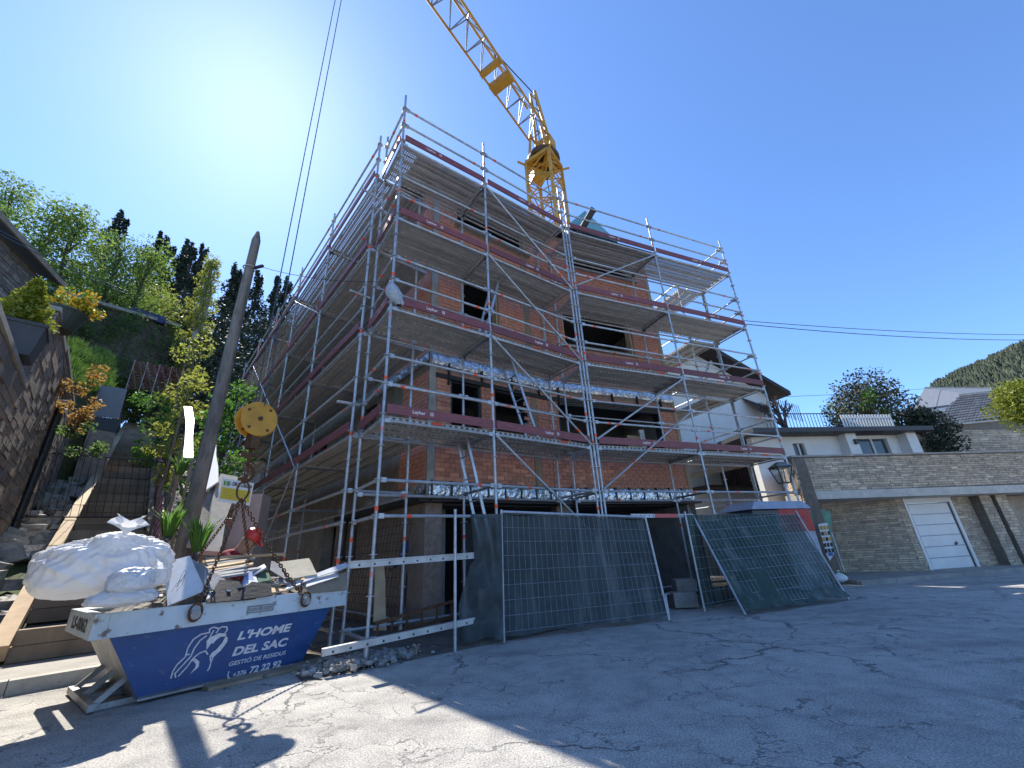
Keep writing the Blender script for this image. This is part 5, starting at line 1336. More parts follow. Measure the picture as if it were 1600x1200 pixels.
HT = [(42, 262, 36, 3.4, 'green', 'tall fresh green tree with the highest crown at the left edge', 'round'), (-12, 285, 30, 4.2, 'teal', 'green tree cut by the left picture edge above the stone house', 'round'), (100, 305, 31, 4.2, 'green', 'wide fresh green tree right of the tallest one on the hillside', 'round'),
      (140, 325, 30, 3.4, 'green', 'green tree with yellowish right flank above the upper road', 'round'), (196, 329, 50, 3.0, 'pine', 'dark pine with a lone top rising behind the green trees', 'cone'), (200, 362, 33, 4.0, 'teal', 'deep green tree in the middle of the hillside', 'round'), (240, 366, 33, 3.4, 'green', 'light green tree left of the dark pine slope', 'round'),
      (244, 360, 52, 3.0, 'pine', 'dark pine just behind the light green tree', 'cone'), (268, 384, 54, 3.0, 'pine', 'second dark pine from the lone pine towards the utility pole', 'cone'), (292, 380, 55, 2.8, 'pine', 'slim dark pine on the skyline left of the birch', 'cone'), (312, 393, 52, 3.0, 'pine', 'dark pine directly left of the birch crown', 'cone'),
      (330, 388, 56, 2.8, 'pine', 'dark pine whose tip shows above the birch', 'cone'), (338, 403, 33, 1.6, 'yellow', 'slim pale birch left of the utility pole', 'round'), (258, 440, 37, 3.4, 'yellow', 'broad yellow green tree above the upper road', 'round'), (366, 418, 55, 3.0, 'pine', 'dark pine right of the birch on the skyline', 'cone'),
      (384, 428, 56, 2.8, 'pine', 'dark pine seen directly behind the top of the utility pole', 'cone'), (408, 432, 55, 3.0, 'pine', 'dark pine between the utility pole and the hoist ropes', 'cone'), (430, 434, 54, 2.8, 'pine', 'dark pine behind the hoist ropes', 'cone'), (452, 440, 55, 3, 'pine', 'dark pine just left of the scaffold edge', 'cone')]
for x, y, dd, cr, kd_, lb_, sh in HT:
    hill_tree(x, y, dd, cr * (.62 if sh == 'round' else 1.7), kd_, lb_, sh, 8000 if sh == 'round' else 5600, .10 if dd < 40 else .2, BARK_LT if kd_ == 'yellow' else BARK, .12, clumps=(26 if cr > 1.6 else 44) if sh == 'round' else 34)
for x, y, dd, cr, lb_ in ((225, 420, 40, 4, 'shaded tree below the deep green tree on the hillside'), (180, 430, 36, 4, 'shaded tree standing over the parapet of the upper road'), (310, 450, 40, 3.6, 'shaded dark tree under the birch'), (360, 470, 40, 3.6, 'shaded dark tree left of the utility pole foot'), (410, 480, 42, 3.8, 'shaded dark tree behind the left scaffold'), (440, 500, 45, 4, 'low dark tree beside the left scaffold edge'), (340, 510, 34, 3, 'dark undergrowth tree above the red netting')):
    hill_tree(x, y, dd, cr, 'pine' if x > 200 else 'teal', lb_, 'round', 5000, .16, first=.02)
for x, y, dd, cr, kd_, lb_ in ((318, 515, 20, .9, 'yellow', 'yellow green shrub at the left of the utility pole'), (372, 582, 15, .9, 'bush', 'bright green bush between the utility pole and the scaffold'), (300, 572, 17, .9, 'yellow', 'young staked tree above the red netting'), (350, 616, 14, .7, 'bush', 'small green shrub at the edge of the dug-out plot'), (262, 640, 22, .9, 'bush', 'small green shrub above the stairs barrier')):
    hill_tree(x, y, dd, cr, kd_, lb_, 'round', 1100, .085, first=.2, name='shrub', clumps=9, grp='shrubs above the stairs')
# grassy tuft slope above the wall end and autumn creepers over the wall
gr = MB()
for i in range(5200):
    u = random.uniform(10, 24); v = random.uniform(-4.5, -.2); p = UV(u, v, hill_z(u, v) - .05); k = random.uniform(.12, .4); a_ = random.random() * 6.28; w = V((math.cos(a_), math.sin(a_), 0)); b_ = V((random.uniform(-.15, .15), random.uniform(-.15, .15), k))
    gr.add([p - w * .03, p + w * .03, p + b_], [(0, 1, 2)])
bk = [at(100, 612, 18), at(170, 616, 21), at(172, 562, 26), at(104, 540, 22)]
BP = lambda a, b: bk[0].lerp(bk[1], a).lerp(bk[3].lerp(bk[2], a), b) + V((0, 0, .35 * noise.noise(V((a * 4, b * 4, 0)))))
mb = MB()
for i in range(15):
    for j in range(9): mb.v.append(BP(i / 14, j / 8))
for i in range(14):
    for j in range(8): a = i * 9 + j; mb.f.append([a, a + 9, a + 10, a + 1]); mb.m.append(0)
rim_ = [i * 9 for i in range(15)] + [14 * 9 + j for j in range(1, 9)] + [i * 9 + 8 for i in range(13, -1, -1)] + [j for j in range(7, 0, -1)]
k0 = len(mb.v); mb.v += [mb.v[i] - V((0, 0, 8)) for i in rim_]; n_ = len(rim_)
for i in range(n_): mb.f.append([rim_[i], rim_[(i + 1) % n_], k0 + (i + 1) % n_, k0 + i]); mb.m.append(0)
tag(mb.build('grass_bank', GRASS), kind='structure')
for i in range(9000):
    p = BP(random.random(), random.random()); k = random.uniform(.15, .5); a_ = random.random() * 6.28; w = V((math.cos(a_), math.sin(a_), 0)); b_ = V((random.uniform(-.2, .2), random.uniform(-.2, .2), k))
    gr.add([p - w * .045, p + w * .045, p + b_], [(0, 1, 2)])
tag(tag(gr.build('grass', leafmat('fresh green grass', (.13, .22, .03), (.09, .17, .025)), recalc=False), 'tall bright grass on the bank above the stone wall', 'grass'), kind='stuff')  # blades in a brighter green than the bank below them
def creeper(px, py, d_, r, n, kind, label, size=.05, name='creeper'):
    c_ = at(px, py, d_); mb = MB(); k = LEAF[kind]
    for i in range(7): leaves(mb, c_ + V((random.uniform(-1, 1) * r, random.uniform(-1, 1) * r, random.uniform(-1, 1) * r * 1.2)), r * .55, n // 7, size, hollow=.1)
    o = thing(name, label, 'plant', c_ - V((0, 0, r * 1.4))); tag(mb.build('foliage', k, o, recalc=False), kind='stuff')
    mb = MB()
    for i in range(9): mb.tube(c_ - V((random.uniform(-.1, .1), 0, r * 1.5)), c_ + V((random.uniform(-1, 1) * r, random.uniform(-1, 1) * r, random.uniform(-.5, 1) * r)), .01, 4, .004)
    mb.build('stem', BARK, o)
creeper(114, 590, 13.5, .36, 520, 'orange', 'orange leaved creeper hanging over the end of the stone wall', .06)
creeper(124, 645, 14, .34, 420, 'orange', 'lower orange creeper beside the grey panel', .06)
creeper(132, 690, 14, .3, 360, 'teal', 'dark green shrub at the foot of the wall end', .06)
creeper(228, 636, 23, .6, 500, 'bush', 'low green plants at the head of the stairs', .07)
def strap_plant(px, py, d_, label, n=60, h=.55):
    c_ = at(px, py, d_); o = thing('strap_leaf_plant', label, 'plant', c_); mb = MB()
    for i in range(n):
        a_ = random.random() * 6.28; w = V((math.cos(a_), math.sin(a_), 0)); s2 = V((-w.y, w.x, 0)); k = h * random.uniform(.6, 1.1); p0 = c_ + w * .06; sp_ = random.uniform(.2, .6)
        p1 = p0 + w * k * sp_ * .4 + V((0, 0, k * .6)); p2 = p0 + w * k * sp_ + V((0, 0, k * .85))
        mb.add([p0 - s2 * .014, p0 + s2 * .014, p1 + s2 * .016, p1 - s2 * .016, p2], [(0, 1, 2, 3), (3, 2, 4)])
    tag(mb.build('leaf', LEAF['bush'], o, recalc=False), kind='stuff')
strap_plant(262, 838, 8.6, 'tuft of strap shaped leaves left of the utility pole behind the skip'); strap_plant(308, 862, 7.9, 'tuft of strap shaped leaves right of the utility pole foot'); strap_plant(280, 742, 11, 'strap leaved plant by the railing end', 40, .45)
# planters on the wall
pt = thing('planter', 'dark square planter at the left edge on the stone wall', 'planter', UV(-1.4, -1.2, 4.3))
pc = at(20, 530, 9.45); 
def tub(o, c_, w0, w1, h, m, rim=True):
    mb = MB(); Mz = Matrix.Rotation(az, 3, 'Z')
    p = [c_ + Mz @ V((x * w, y * w, z)) for z, w in ((0, w0), (h, w1)) for x, y in ((-1, -1), (1, -1), (1, 1), (-1, 1))]; mb.hexa(p); mb.build('tub', m, o)
    MB().box(c_ + V((0, 0, h)), (w1 * 2.1, w1 * 2.1, .05), Mz).build('rim', m, o)
GREY_TUB = pbr('anthracite plastic', (.045, .047, .052), (.035, .036, .04), 5, .6)
tub(pt, pc - V((0, 0, .3)), .26, .32, .5, GREY_TUB)
o = thing('conifer', 'small yellow green conical conifer in the dark square planter', 'plant', pc + V((0, 0, .2)))
mb = MB()
for k in range(26):
    t = k / 26; leaves(mb, pc + V((math.cos(k * 2.4) * .16 * (1 - t), math.sin(k * 2.4) * .16 * (1 - t), .28 + t * .78)), (.26 * (1 - t) + .05, .26 * (1 - t) + .05, .12), 120, .045, hollow=.3)
tag(mb.build('foliage', LEAF['lime'], o, recalc=False), kind='stuff'); MB().tube(pc + V((0, 0, .15)), pc + V((0, 0, .9)), .025, 6, .008).build('trunk', BARK, o)
pc2 = at(92, 500, 11.2); pt = thing('planter', 'round dark green planter with yellow flowers on the stone wall', 'planter', pc2 - V((0, 0, .2)))
mb = MB(); mb.lathe([(.24, -.22), (.36, .12), (.38, .14), (.38, .18), (.34, .18), (.3, .1)], pc2, 20); mb.build('tub', pbr('green plastic tub', (.045, .06, .045), (.035, .045, .035), 5, .6), pt)
o = thing('flowering_shrub', 'yellow flowering shrub sprawling out of the round planter', 'plant', pc2 + V((0, 0, .12))); mb = MB(); fl = MB()
for i in range(18):
    t = at(82 + random.random() * 66, 455 + random.random() * 40 + (0 if i < 9 else 6), 11.2 + random.uniform(-.25, .25)); leaves(mb, t, .14, 50, .04, hollow=.1); leaves(fl, t, .17, 60, .045, hollow=.3)
tag(mb.build('foliage', LEAF['bush'], o, recalc=False), kind='stuff'); tag(fl.build('blossom', LEAF['flower'], o, recalc=False), kind='stuff')
mb = MB()
for i in range(7): mb.tube(pc2 + V((0, 0, .1)), at(88 + i * 9, 470 + (i % 3) * 10, 11.2), .012, 5, .005)
mb.build('stem', BARK, o)
# grey panel box, stone planter and pots at the stair side
o = thing('grey_cabinet', 'flat grey cabinet with dark base beside the top of the stairs', 'cabinet', at(170, 680, 20))
MB().slab([at(143, 650, 20), at(186, 654, 20), at(199, 608, 20.1), at(154, 601, 20.1)], (at(170, 640, 21) - at(170, 640, 20)) * .5).build('door', pbr('grey enamel', (.20, .205, .21), (.16, .165, .17), 3, .5), o)
MB().slab([at(140, 668, 20), at(182, 676, 20), at(186, 655, 20), at(143, 651, 20)], (at(170, 640, 21) - at(170, 640, 20)) * .5).build('base', DARK_STEEL, o)
ca_, cb_ = at(140, 668, 20), at(182, 676, 20); cv_ = (at(170, 640, 21) - at(170, 640, 20)) * .5; cv_.z = 0
MB().hexa([lift(q, min(q.z - .1, hill_z(*uvof(q)) - .15)) for q in (ca_, cb_, cb_ + cv_, ca_ + cv_)] + [ca_ - V((0, 0, .02)), cb_ - V((0, 0, .02)), cb_ + cv_ - V((0, 0, .02)), ca_ + cv_ - V((0, 0, .02))]).build('plinth', STONES[1], o)
# black railing across the foot of the upper stairs
rl = thing('railing', 'thin black metal railing across the garden stairs', 'railing', UV(5.2, .4, 2))
def rp(px, py): 
    s_, z_ = hit(px, py, UV(5.2, 0), hS); return UV(5.2, s_, z_)
for a_, b_ in (((80, 708), (298, 726)), ((45, 808), (225, 808))): MB().tube(rp(*a_), rp(*b_), .016, 6).build('rail', DARK_STEEL, rl)
for i in range(15):
    t = i / 14; p, q = rp(80 + 150 * t, 708 + 12 * t), rp(45 + 178 * t, 808); p = V((q.x, q.y, p.z)) if False else p; MB().tube(p, q, .006, 5).build('baluster', DARK_STEEL, rl)
# red and white plastic barrier mesh
MRED = pbr('red plastic mesh', (.40, .05, .06), (.32, .04, .05), 6, .6); MWHT = pbr('white plastic mesh', (.72, .66, .66), (.6, .52, .52), 6, .6)
def barrier(label, P0_, P1_, h, nx, ny, name='barrier_mesh', red=2):
    o = thing(name, label, 'barrier', P0_); mb = MB(); up_ = V((0, 0, 1)); dd = (P1_ - P0_) / nx; sd_ = (P1_ - P0_).normalized().cross(up_)
    wob = lambda i, j: P0_ + dd * i + up_ * (h * j / ny) + sd_ * (.05 * noise.noise(V((i * .15, j * .3, 0)))) + up_ * (.04 * noise.noise(V((i * .2, j * .2, 5))))
    for i in range(nx + 1):
        for j in range(ny):
            if i % 1 == 0: mb.bar(wob(i, j), wob(i, j + 1), .006, .022, up=sd_, mi=int((i + j) % red == 1))
    for j in range(ny + 1):
        for i in range(nx): mb.bar(wob(i, j), wob(i + 1, j), .006, .022, up=sd_, mi=int((i // 2 + j) % red == 1))
    tag(mb.build('mesh', [MRED, MWHT], o), kind='stuff')
    for i in range(0, nx + 1, max(1, nx // 5)): MB().tube(P0_ + dd * i - up_ * .2, P0_ + dd * i + up_ * (h + .06), .016, 6).build('stake', CONC_LT, o)
barrier('red and white plastic barrier mesh along the right side of the stairs', UV(2.2, 1.45, slope_z(2.2)), UV(16.5, 1.5, slope_z(16.5) + .1), 1.05, 130, 9, red=3)
barrier('second red plastic mesh across the slope above the stairs', at(197, 606, 27), at(294, 620, 27), 1.5, 50, 10, red=6)
# gravel bed, white sheets on the slope, slabs, retaining walls and bits between the stairs and the plot
mb = MB(); mb.add([UV(1, 1.45, slope_z(1) + .02), UV(1, 2.3, slope_z(1)), UV(16, 2.3, slope_z(16)), UV(16, 1.45, slope_z(16) + .02)], [(0, 1, 2, 3)]); tag(mb.build('gravel_bed', GRAVEL_DK), kind='structure')
SHEET = pbr('white plastic sheet', (.80, .80, .80), (.72, .72, .73), 2, .45)
for q, lb_ in (([(286, 714, 11.0), (302, 715, 11.0), (300, 636, 13.4), (287, 636, 13.4)], 'tall narrow white sheet lying sunlit on the slope left of the utility pole'), ([(318, 768, 9.6), (341, 752, 9.7), (338, 695, 11.4), (331, 695, 11.4)], 'small tapering white sheet lying sunlit right of the utility pole')):
    b_o = board4('white_sheet', q, .03, SHEET, lb_, 'sheet')
    for c_ in q:
        p = at(*c_); u_, v_ = uvof(p); MB().tube(p - V((0, 0, .04)), V((p.x, p.y, max(0, hill_z(u_, v_) if v_ < 2.2 else 0) - .1)), .03, 6).build('prop', TIMBER, b_o)
rw = thing('retaining_wall', 'low concrete retaining wall at the edge of the dug-out plot', 'wall', UV(3, 2.35))
for i in range(6):
    u0 = .8 + i * 2.6; MB().hexa([UV(u0, 2.25, -.1), UV(u0 + 2.58, 2.25, -.1), UV(u0 + 2.58, 2.45, -.1), UV(u0, 2.45, -.1), UV(u0, 2.25, slope_z(u0) + .35), UV(u0 + 2.58, 2.25, slope_z(u0 + 2.0) + .35), UV(u0 + 2.58, 2.45, slope_z(u0 + 2.0) + .35), UV(u0, 2.45, slope_z(u0) + .35)]).build('wall_section', CONC, rw)
board4('stone_slab', [(312, 860, 8.3), (345, 862, 8.3), (372, 745, 10), (345, 740, 10)], .08, CONC_LT, 'pale stone slab leaning behind the skip left of the pillar', 'slab')
board4('stone_slab', [(292, 850, 8.6), (322, 858, 8.5), (345, 752, 10), (325, 770, 9.8)], .06, CONC, 'second grey slab leaning against the utility pole', 'slab')
pk = pbr('pinkish render', (.40, .31, .28), (.32, .25, .22), 4, .9, bump=.2)
o = thing('rendered_pillar', 'pinkish rendered pillar carrying the yellow notice behind the worker', 'pillar', lift(at(365, 860, 9), 0))
pb = at(352, 860, 9.0); pt_ = at(376, 786, 9.0); MB().hexa([lift(pb, 0) + q for q in (V((0, 0, 0)), V((.42, .1, 0)), V((.35, .5, 0)), V((-.05, .4, 0)))] + [lift(pb, pt_.z + .15) + q for q in (V((0, 0, 0)), V((.42, .1, 0)), V((.35, .5, 0)), V((-.05, .4, 0)))]).build('shaft', pk, o)
# the notice
sgn = thing('notice_board', 'white and yellow municipal notice board behind the lifting chain', 'sign', at(366, 790, 8.2))
q = [at(341, 783, 8.2), at(390, 790, 8.3), at(397, 755, 8.3), at(348, 747, 8.2)]; nq = (q[1] - q[0]).cross(q[3] - q[0]).normalized(); nq = nq if nq.dot(EYE - q[0]) > 0 else -nq
MB().slab(q, -nq * .012).build('board', pbr('white enamel sign', (.72, .73, .72), (.66, .67, .66), 5, .45), sgn)
L_ = lambda a, b: (q[0].lerp(q[1], a)).lerp(q[3].lerp(q[2], a), b) + nq * .004
MB().slab([L_(.03, .12), L_(.95, .12), L_(.95, .62), L_(.03, .62)], nq * .002).build('yellow_field', pbr('sign yellow field', (.62, .48, .02), (.55, .42, .02), 12, .5), sgn)
for i, cc in enumerate(((.05, .25, .12), (.62, .5, .03), (.05, .2, .3), (.1, .3, .1))): MB().slab([L_(.06 + i * .05, .7), L_(.105 + i * .05, .7), L_(.105 + i * .05, .9), L_(.06 + i * .05, .9)], nq * .002).build('crest_patch', pbr('crest %d' % i, cc, cc, 5, .5), sgn)
me = text_mesh('COM\u00da DE LA MASSANA', .1, .002, 0, .001); me.materials.append(INK_DK); wtx = max(v.co.x for v in me.vertices); bw = (q[1] - q[0]).length * .66; me.transform(Matrix.Diagonal((bw / wtx, .9, 1, 1)))
dx = (q[1] - q[0]).normalized(); M = Matrix((dx, nq.cross(dx), nq)).transposed().to_4x4(); M.translation = L_(.30, .74) + nq * .002; link('lettering', me, sgn, M)
for k in range(4):
    MB().bar(L_(.1, .2 + k * .1) + nq * .003, L_(.85 - .1 * (k % 2), .2 + k * .1) + nq * .003, .003, .008, up=nq.cross(dx)).build('print_line', pbr('faded print', (.42, .33, .03), (.4, .3, .03), 5, .6), sgn) if True else None
# upper road parapet, parked car and the stone house above the wall
up_w = thing('road_parapet', 'stone parapet of the upper road on the hillside', 'wall', at(150, 520, 30))
pa, pb_ = at(-60, 418, 27), at(275, 512, 33)
MB().hexa([V((pa.x, pa.y, pa.z - 4)), V((pb_.x, pb_.y, pb_.z - 4)), V((pb_.x - .3, pb_.y + .4, pb_.z - 4)), V((pa.x - .3, pa.y + .4, pa.z - 4)), pa, pb_, pb_ + V((-.3, .4, 0)), pa + V((-.3, .4, 0))]).build('wall', STONES[2], up_w)
MB().bar(pa + V((0, 0, .1)), pb_ + V((0, 0, .1)), .7, .18).build('coping', CONC, up_w)
iv = thing('ivy', 'dark ivy and scrub hanging over the upper road parapet', 'plant', pa.lerp(pb_, .5) - V((0, 0, 4))); mb = MB()
for i in range(60):
    c_ = pa.lerp(pb_, random.uniform(.25, 1.05)) - V((-.35, .35, random.uniform(.5, 4.6))); leaves(mb, c_, random.uniform(.4, .9), 110, .09, hollow=.2)
tag(mb.build('foliage', LEAF['teal'], iv, recalc=False), kind='stuff')
mb = MB()
for i in range(14): c_ = pa.lerp(pb_, .3 + i * .05) - V((-.25, .25, .3)); mb.tube(c_, c_ - V((random.uniform(-.4, .4), 0, 4)), .02, 5, .008)
mb.build('stem', BARK, iv)
ca = at(220, 503, 33.5); car = thing('parked_car', 'dark parked car showing above the upper road parapet', 'car', ca - V((0, 0, .9)), R(-35))
CARP = pbr('dark violet blue car paint', (.02, .02, .07), (.025, .025, .08), 3, .25, .3); GLASS = pbr('dark car glass', (.02, .025, .03), (.03, .035, .04), 3, .08)
M = WM[car]; prof = [(-2.0, .35), (-2.0, .8), (-1.75, 1.0), (-1.2, 1.42), (.35, 1.46), (1.05, 1.02), (1.85, .9), (2.02, .65), (2.0, .35)]
mb = MB(); mb.slab([M @ V((x, -.85, z)) for x, z in prof], M.to_3x3() @ V((0, 1.7, 0))); mb.build('body', CARP, car)
for y in (-.862, .855):
    for pol in ([(-1.5, 1.03), (-1.12, 1.36), (-.35, 1.38), (-.35, 1.03)], [(-.28, 1.03), (-.28, 1.38), (.32, 1.38), (.9, 1.03)]): MB().slab([M @ V((x, y, z)) for x, z in pol], M.to_3x3() @ V((0, .01, 0))).build('window', GLASS, car)
for x in (-1.25, 1.25):
    for y in (-.87, .72):
        w_ = MB().tube(M @ V((x, y, .33)), M @ V((x, y + .16, .33)), .33, 18).build('wheel', BLACK_PLASTIC, car); MB().tube(M @ V((x, y - .004, .33)), M @ V((x, y + .164, .33)), .19, 14).build('rim', ALU, w_)
for y in (-.95, .95): MB().box(M @ V((.75, y, 1.0)), (.12, .14, .1)).build('mirror', ALU, car)
sh = thing('stone_house', 'stone house with dark eaves at the left edge above the wall', 'house', at(30, 470, 19))
ha, hb = at(-90, 330, 16.5), at(70, 436, 20); hd_ = (V((hb.x, hb.y, 0)) - V((ha.x, ha.y, 0))); hl = hd_.length; hd_.normalize(); hn = V((-hd_.y, hd_.x, 0))
zt3 = hb.z - .1; HP = V((ha.x, ha.y, 0)); MB().hexa([lift(HP, zt3 - 6), lift(HP + hd_ * hl, zt3 - 6), lift(HP + hd_ * hl + hn * 6, zt3 - 6), lift(HP + hn * 6, zt3 - 6), lift(HP, zt3), lift(HP + hd_ * hl, zt3), lift(HP + hd_ * hl + hn * 6, zt3), lift(HP + hn * 6, zt3)]).build('wall', STONES[1], sh)
masonry(sh, HP, hd_, hn, [(0, hl, zt3 - 3.5, zt3 - .02)], [], .42, .13, .016, .03, [STONES[0], STONES[1], STONES[3]], limit=120, jit=.008, name='stone', lenj=.5, hj=.3)
re = MB(); re.slab([lift(HP - hn * .4 - hd_ * .3, zt3 + .05), lift(HP + hd_ * (hl + .35) - hn * .4, zt3 + .05), lift(HP + hd_ * (hl + .35) + hn * 3, zt3 + 1.7), lift(HP - hd_ * .3 + hn * 3, zt3 + 1.7)], (0, 0, .14)); re.build('roof', TIMBER_DK, sh)
MB().bar(lift(HP - hn * .42 - hd_ * .3, zt3 + .1), lift(HP + hd_ * (hl + .35) - hn * .42, zt3 + .1), .06, .18).build('fascia', TIMBER, sh)
# utility pole and its wires
ub = lift(at(285, 865, 9.0), 0); ut = at(402, 362, 9.0)
POLE = pbr('old creosoted pole', (.24, .21, .175), (.13, .112, .095), 7, .9, bump=.8, bscale=16, stretch=(1, 1, .2), speck=(16, .5, (.075, .065, .055), .56))
up_o = thing('utility_pole', 'old grey wooden utility pole behind the blue skip', 'pole', ub)
mb = MB(); mb.tube(ub, lift(ub, ut.z - .25), .14, 14, .088); mb.tube(lift(ub, ut.z - .25), lift(ub, ut.z), .088, 14, .03); mb.build('shaft', POLE, up_o, smooth=False)
MB().torus(lift(ub, ut.z - 1.0), V((1, 0, 0)), V((0, 1, 0)), .12, .12, .014, 14, 5).build('band', GALV2, up_o)
MB().bar(lift(ub, ut.z - 1.0) + V((.1, 0, 0)), lift(ub, ut.z - 1.0) + V((.32, -.05, 0)), .05, .05).build('bracket', DARK_STEEL, up_o)
def wire(label, pts, r=.008, sag=.1, name='cable'):
    P_ = []
    for a_, b_ in zip(pts[:-1], pts[1:]):
        for i in range(12): t = i / 12; P_.append(a_.lerp(b_, t) - V((0, 0, sag * 4 * t * (1 - t))))
    P_.append(pts[-1]); return tag(MB().path(P_, r, 5).build(name, CABLE), label, 'cable')
wire('thin cable from the utility pole to the scaffold', [lift(ub, ut.z - 1.0) + V((.3, 0, 0)), at(600, 440, 6.9)], .006, .12)
wire('pair cable crossing in front of the stone house, upper one', [at(-30, 344, 15), at(200, 455, 22)], .012, .1); wire('pair cable crossing in front of the stone house, lower one', [at(-30, 350, 15), at(200, 459, 22)], .012, .1)
# rubble and dirt heap under the scaffold corner
mb = MB()
for i in range(1500):
    a_ = random.random(); c_ = A + d1 * random.gauss(.02, .27) + n1 * random.gauss(.1, .16); k = random.choice([.006, .01, .012, .016, .022, .035]) ; M = Matrix.Rotation(random.random() * 6, 3, 'Z') @ Matrix.Rotation(random.random() * 3, 3, 'X')
    mb.box(V((c_.x, c_.y, .02 + random.random() * .06)), (k * 2, k * 1.4, k), M, mi=random.randrange(3))
tag(tag(mb.build('rubble', [PALE_ROCK, GREYB, HEAP]), 'loose stones and rubble around the foot of the scaffold corner', 'rubble'), kind='stuff')
board4('timber_board', [(583, 985, 6.9), (604, 985, 6.9), (600, 882, 7.4), (586, 880, 7.4)], .03, RAW_WOOD, 'raw timber board leaning upright inside the scaffold corner', 'board')
o = thing('old_ladder', 'rusty brown ladder lying on edge inside the corner bay', 'ladder', at(600, 980, 6.8))
for a_, b_ in (((584, 975, 6.75), (712, 938, 7.5)), ((582, 1000, 6.7), (712, 962, 7.5))): MB().bar(at(*a_), at(*b_), .05, .04).build('rail', RUST, o)
for i in range(6): t = .05 + i * .18; MB().bar(at(584 + 128 * t, 975 - 37 * t, 6.75 + .75 * t), at(582 + 130 * t, 1000 - 38 * t, 6.7 + .8 * t), .03, .03).build('rung', RUST, o)
# reinforcing mesh stacked against the side wall
o = thing('steel_mesh', 'rusty reinforcing mesh leaning on the side wall behind the corner', 'mesh', KC + dL * 1.5 - nL * .3); mb = MB()
for i in range(26): mb.tube(KC + dL * (.3 + i * .15) - nL * .32 + V((0, 0, .1)), KC + dL * (.3 + i * .15) - nL * .1 + V((0, 0, 1.95)), .005, 4)
for j in range(13): mb.tube(KC + dL * .3 - nL * (.32 - .22 * j / 12) + V((0, 0, .1 + j * .154)), KC + dL * 4.05 - nL * (.32 - .22 * j / 12) + V((0, 0, .1 + j * .154)), .005, 4)
tag(mb.build('bars', RUST, o), kind='stuff')
# ------------------------------------------------------------------ right side: garage terrace, white houses, lantern, trees
GST = [pbr('beige ashlar %d' % i, c1, c2, 5, .9, bump=.5, bscale=25, rnd=.22, speck=(14, .35, (.2, .16, .12), .58)) for i, (c1, c2) in enumerate((((.50, .40, .29), (.38, .30, .215)), ((.57, .465, .345), (.44, .355, .26)), ((.41, .33, .25), (.31, .25, .195))))]
GJ = pbr('ashlar joints', (.22, .185, .145), (.15, .125, .10), 8, .95)
WHITE = pbr('white render', (.74, .73, .70), (.66, .65, .62), 1.5, .85, bump=.1, bscale=60)
PANE = pbr('window glass', (.05, .06, .07), (.07, .08, .09), 2, .06)
ROOF_DK = pbr('dark roof edge', (.035, .036, .04), (.05, .05, .055), 4, .6)
gh = thing('garage_house', 'beige stone garage terrace with white beam at the right', 'garage', G0)
def gp(s, off, z=0): return G0 + gd * s + gn * off + V((0, 0, z))     # off > 0 towards the street
door = (0, 1.55, .08, 2.0); gap2 = (3.1, 5.2, .08, 2.05)
wall(gh, G0 - gn * 0, gd, -gn, -.35, 10, 0, 2.3, [door, gap2], .3, GJ)
masonry(gh, G0, gd, -gn, [(-.35, 10, .08, 2.28)], [(door[0] - .1, door[1] + .1, 0, 2.1), gap2], .21, .066, .010, .018, GST, limit=60, jit=.005, name='stone', lenj=.5, hj=.25)
LWd = (V((9.5, 14.45, 0)) - gp(-.35, 0)).normalized(); LWn = V((-LWd.y, LWd.x, 0)); LWn = LWn if LWn.dot(EYE - gp(-.35, 0)) < 0 else -LWn
lwl = (V((9.5, 14.45, 0)) - gp(-.35, 0)).length
wall(gh, gp(-.35, 0), LWd, LWn, 0, lwl + 1.2, 0, 2.3, [], .25, GJ)
masonry(gh, gp(-.35, 0), LWd, LWn, [(0, lwl + 1.2, .08, 2.28)], [], .21, .066, .010, .018, GST, limit=60, jit=.005, name='stone', lenj=.5, hj=.25)
# parapet and beam carried over the garages
PO = .8
MB().hexa([gp(-3.76, PO, 2.10), gp(10, PO, 2.02), gp(10, -.3, 2.02), gp(-3.76, -.3, 2.10), gp(-3.76, PO, 2.32), gp(10, PO, 2.24), gp(10, -.3, 2.24), gp(-3.76, -.3, 2.32)]).build('beam', CONC_LT, gh)
pp = gp(0, PO - .1); wall(gh, pp, gd, -gn, -4.06, 10, 2.26, 3.28, [], .3, GJ, 'parapet')
masonry(gh, pp, gd, -gn, [(-4.06, 10, 2.33, 3.26)], [], .21, .066, .010, .02, GST, limit=170, jit=.005, name='stone', lenj=.5, hj=.25)
for i in range(7): MB().bar(gp(-4.1 + i * 2, PO - .25, 3.31), gp(-2.12 + i * 2, PO - .25, 3.31), .42, .05).build('coping', CONC, gh)
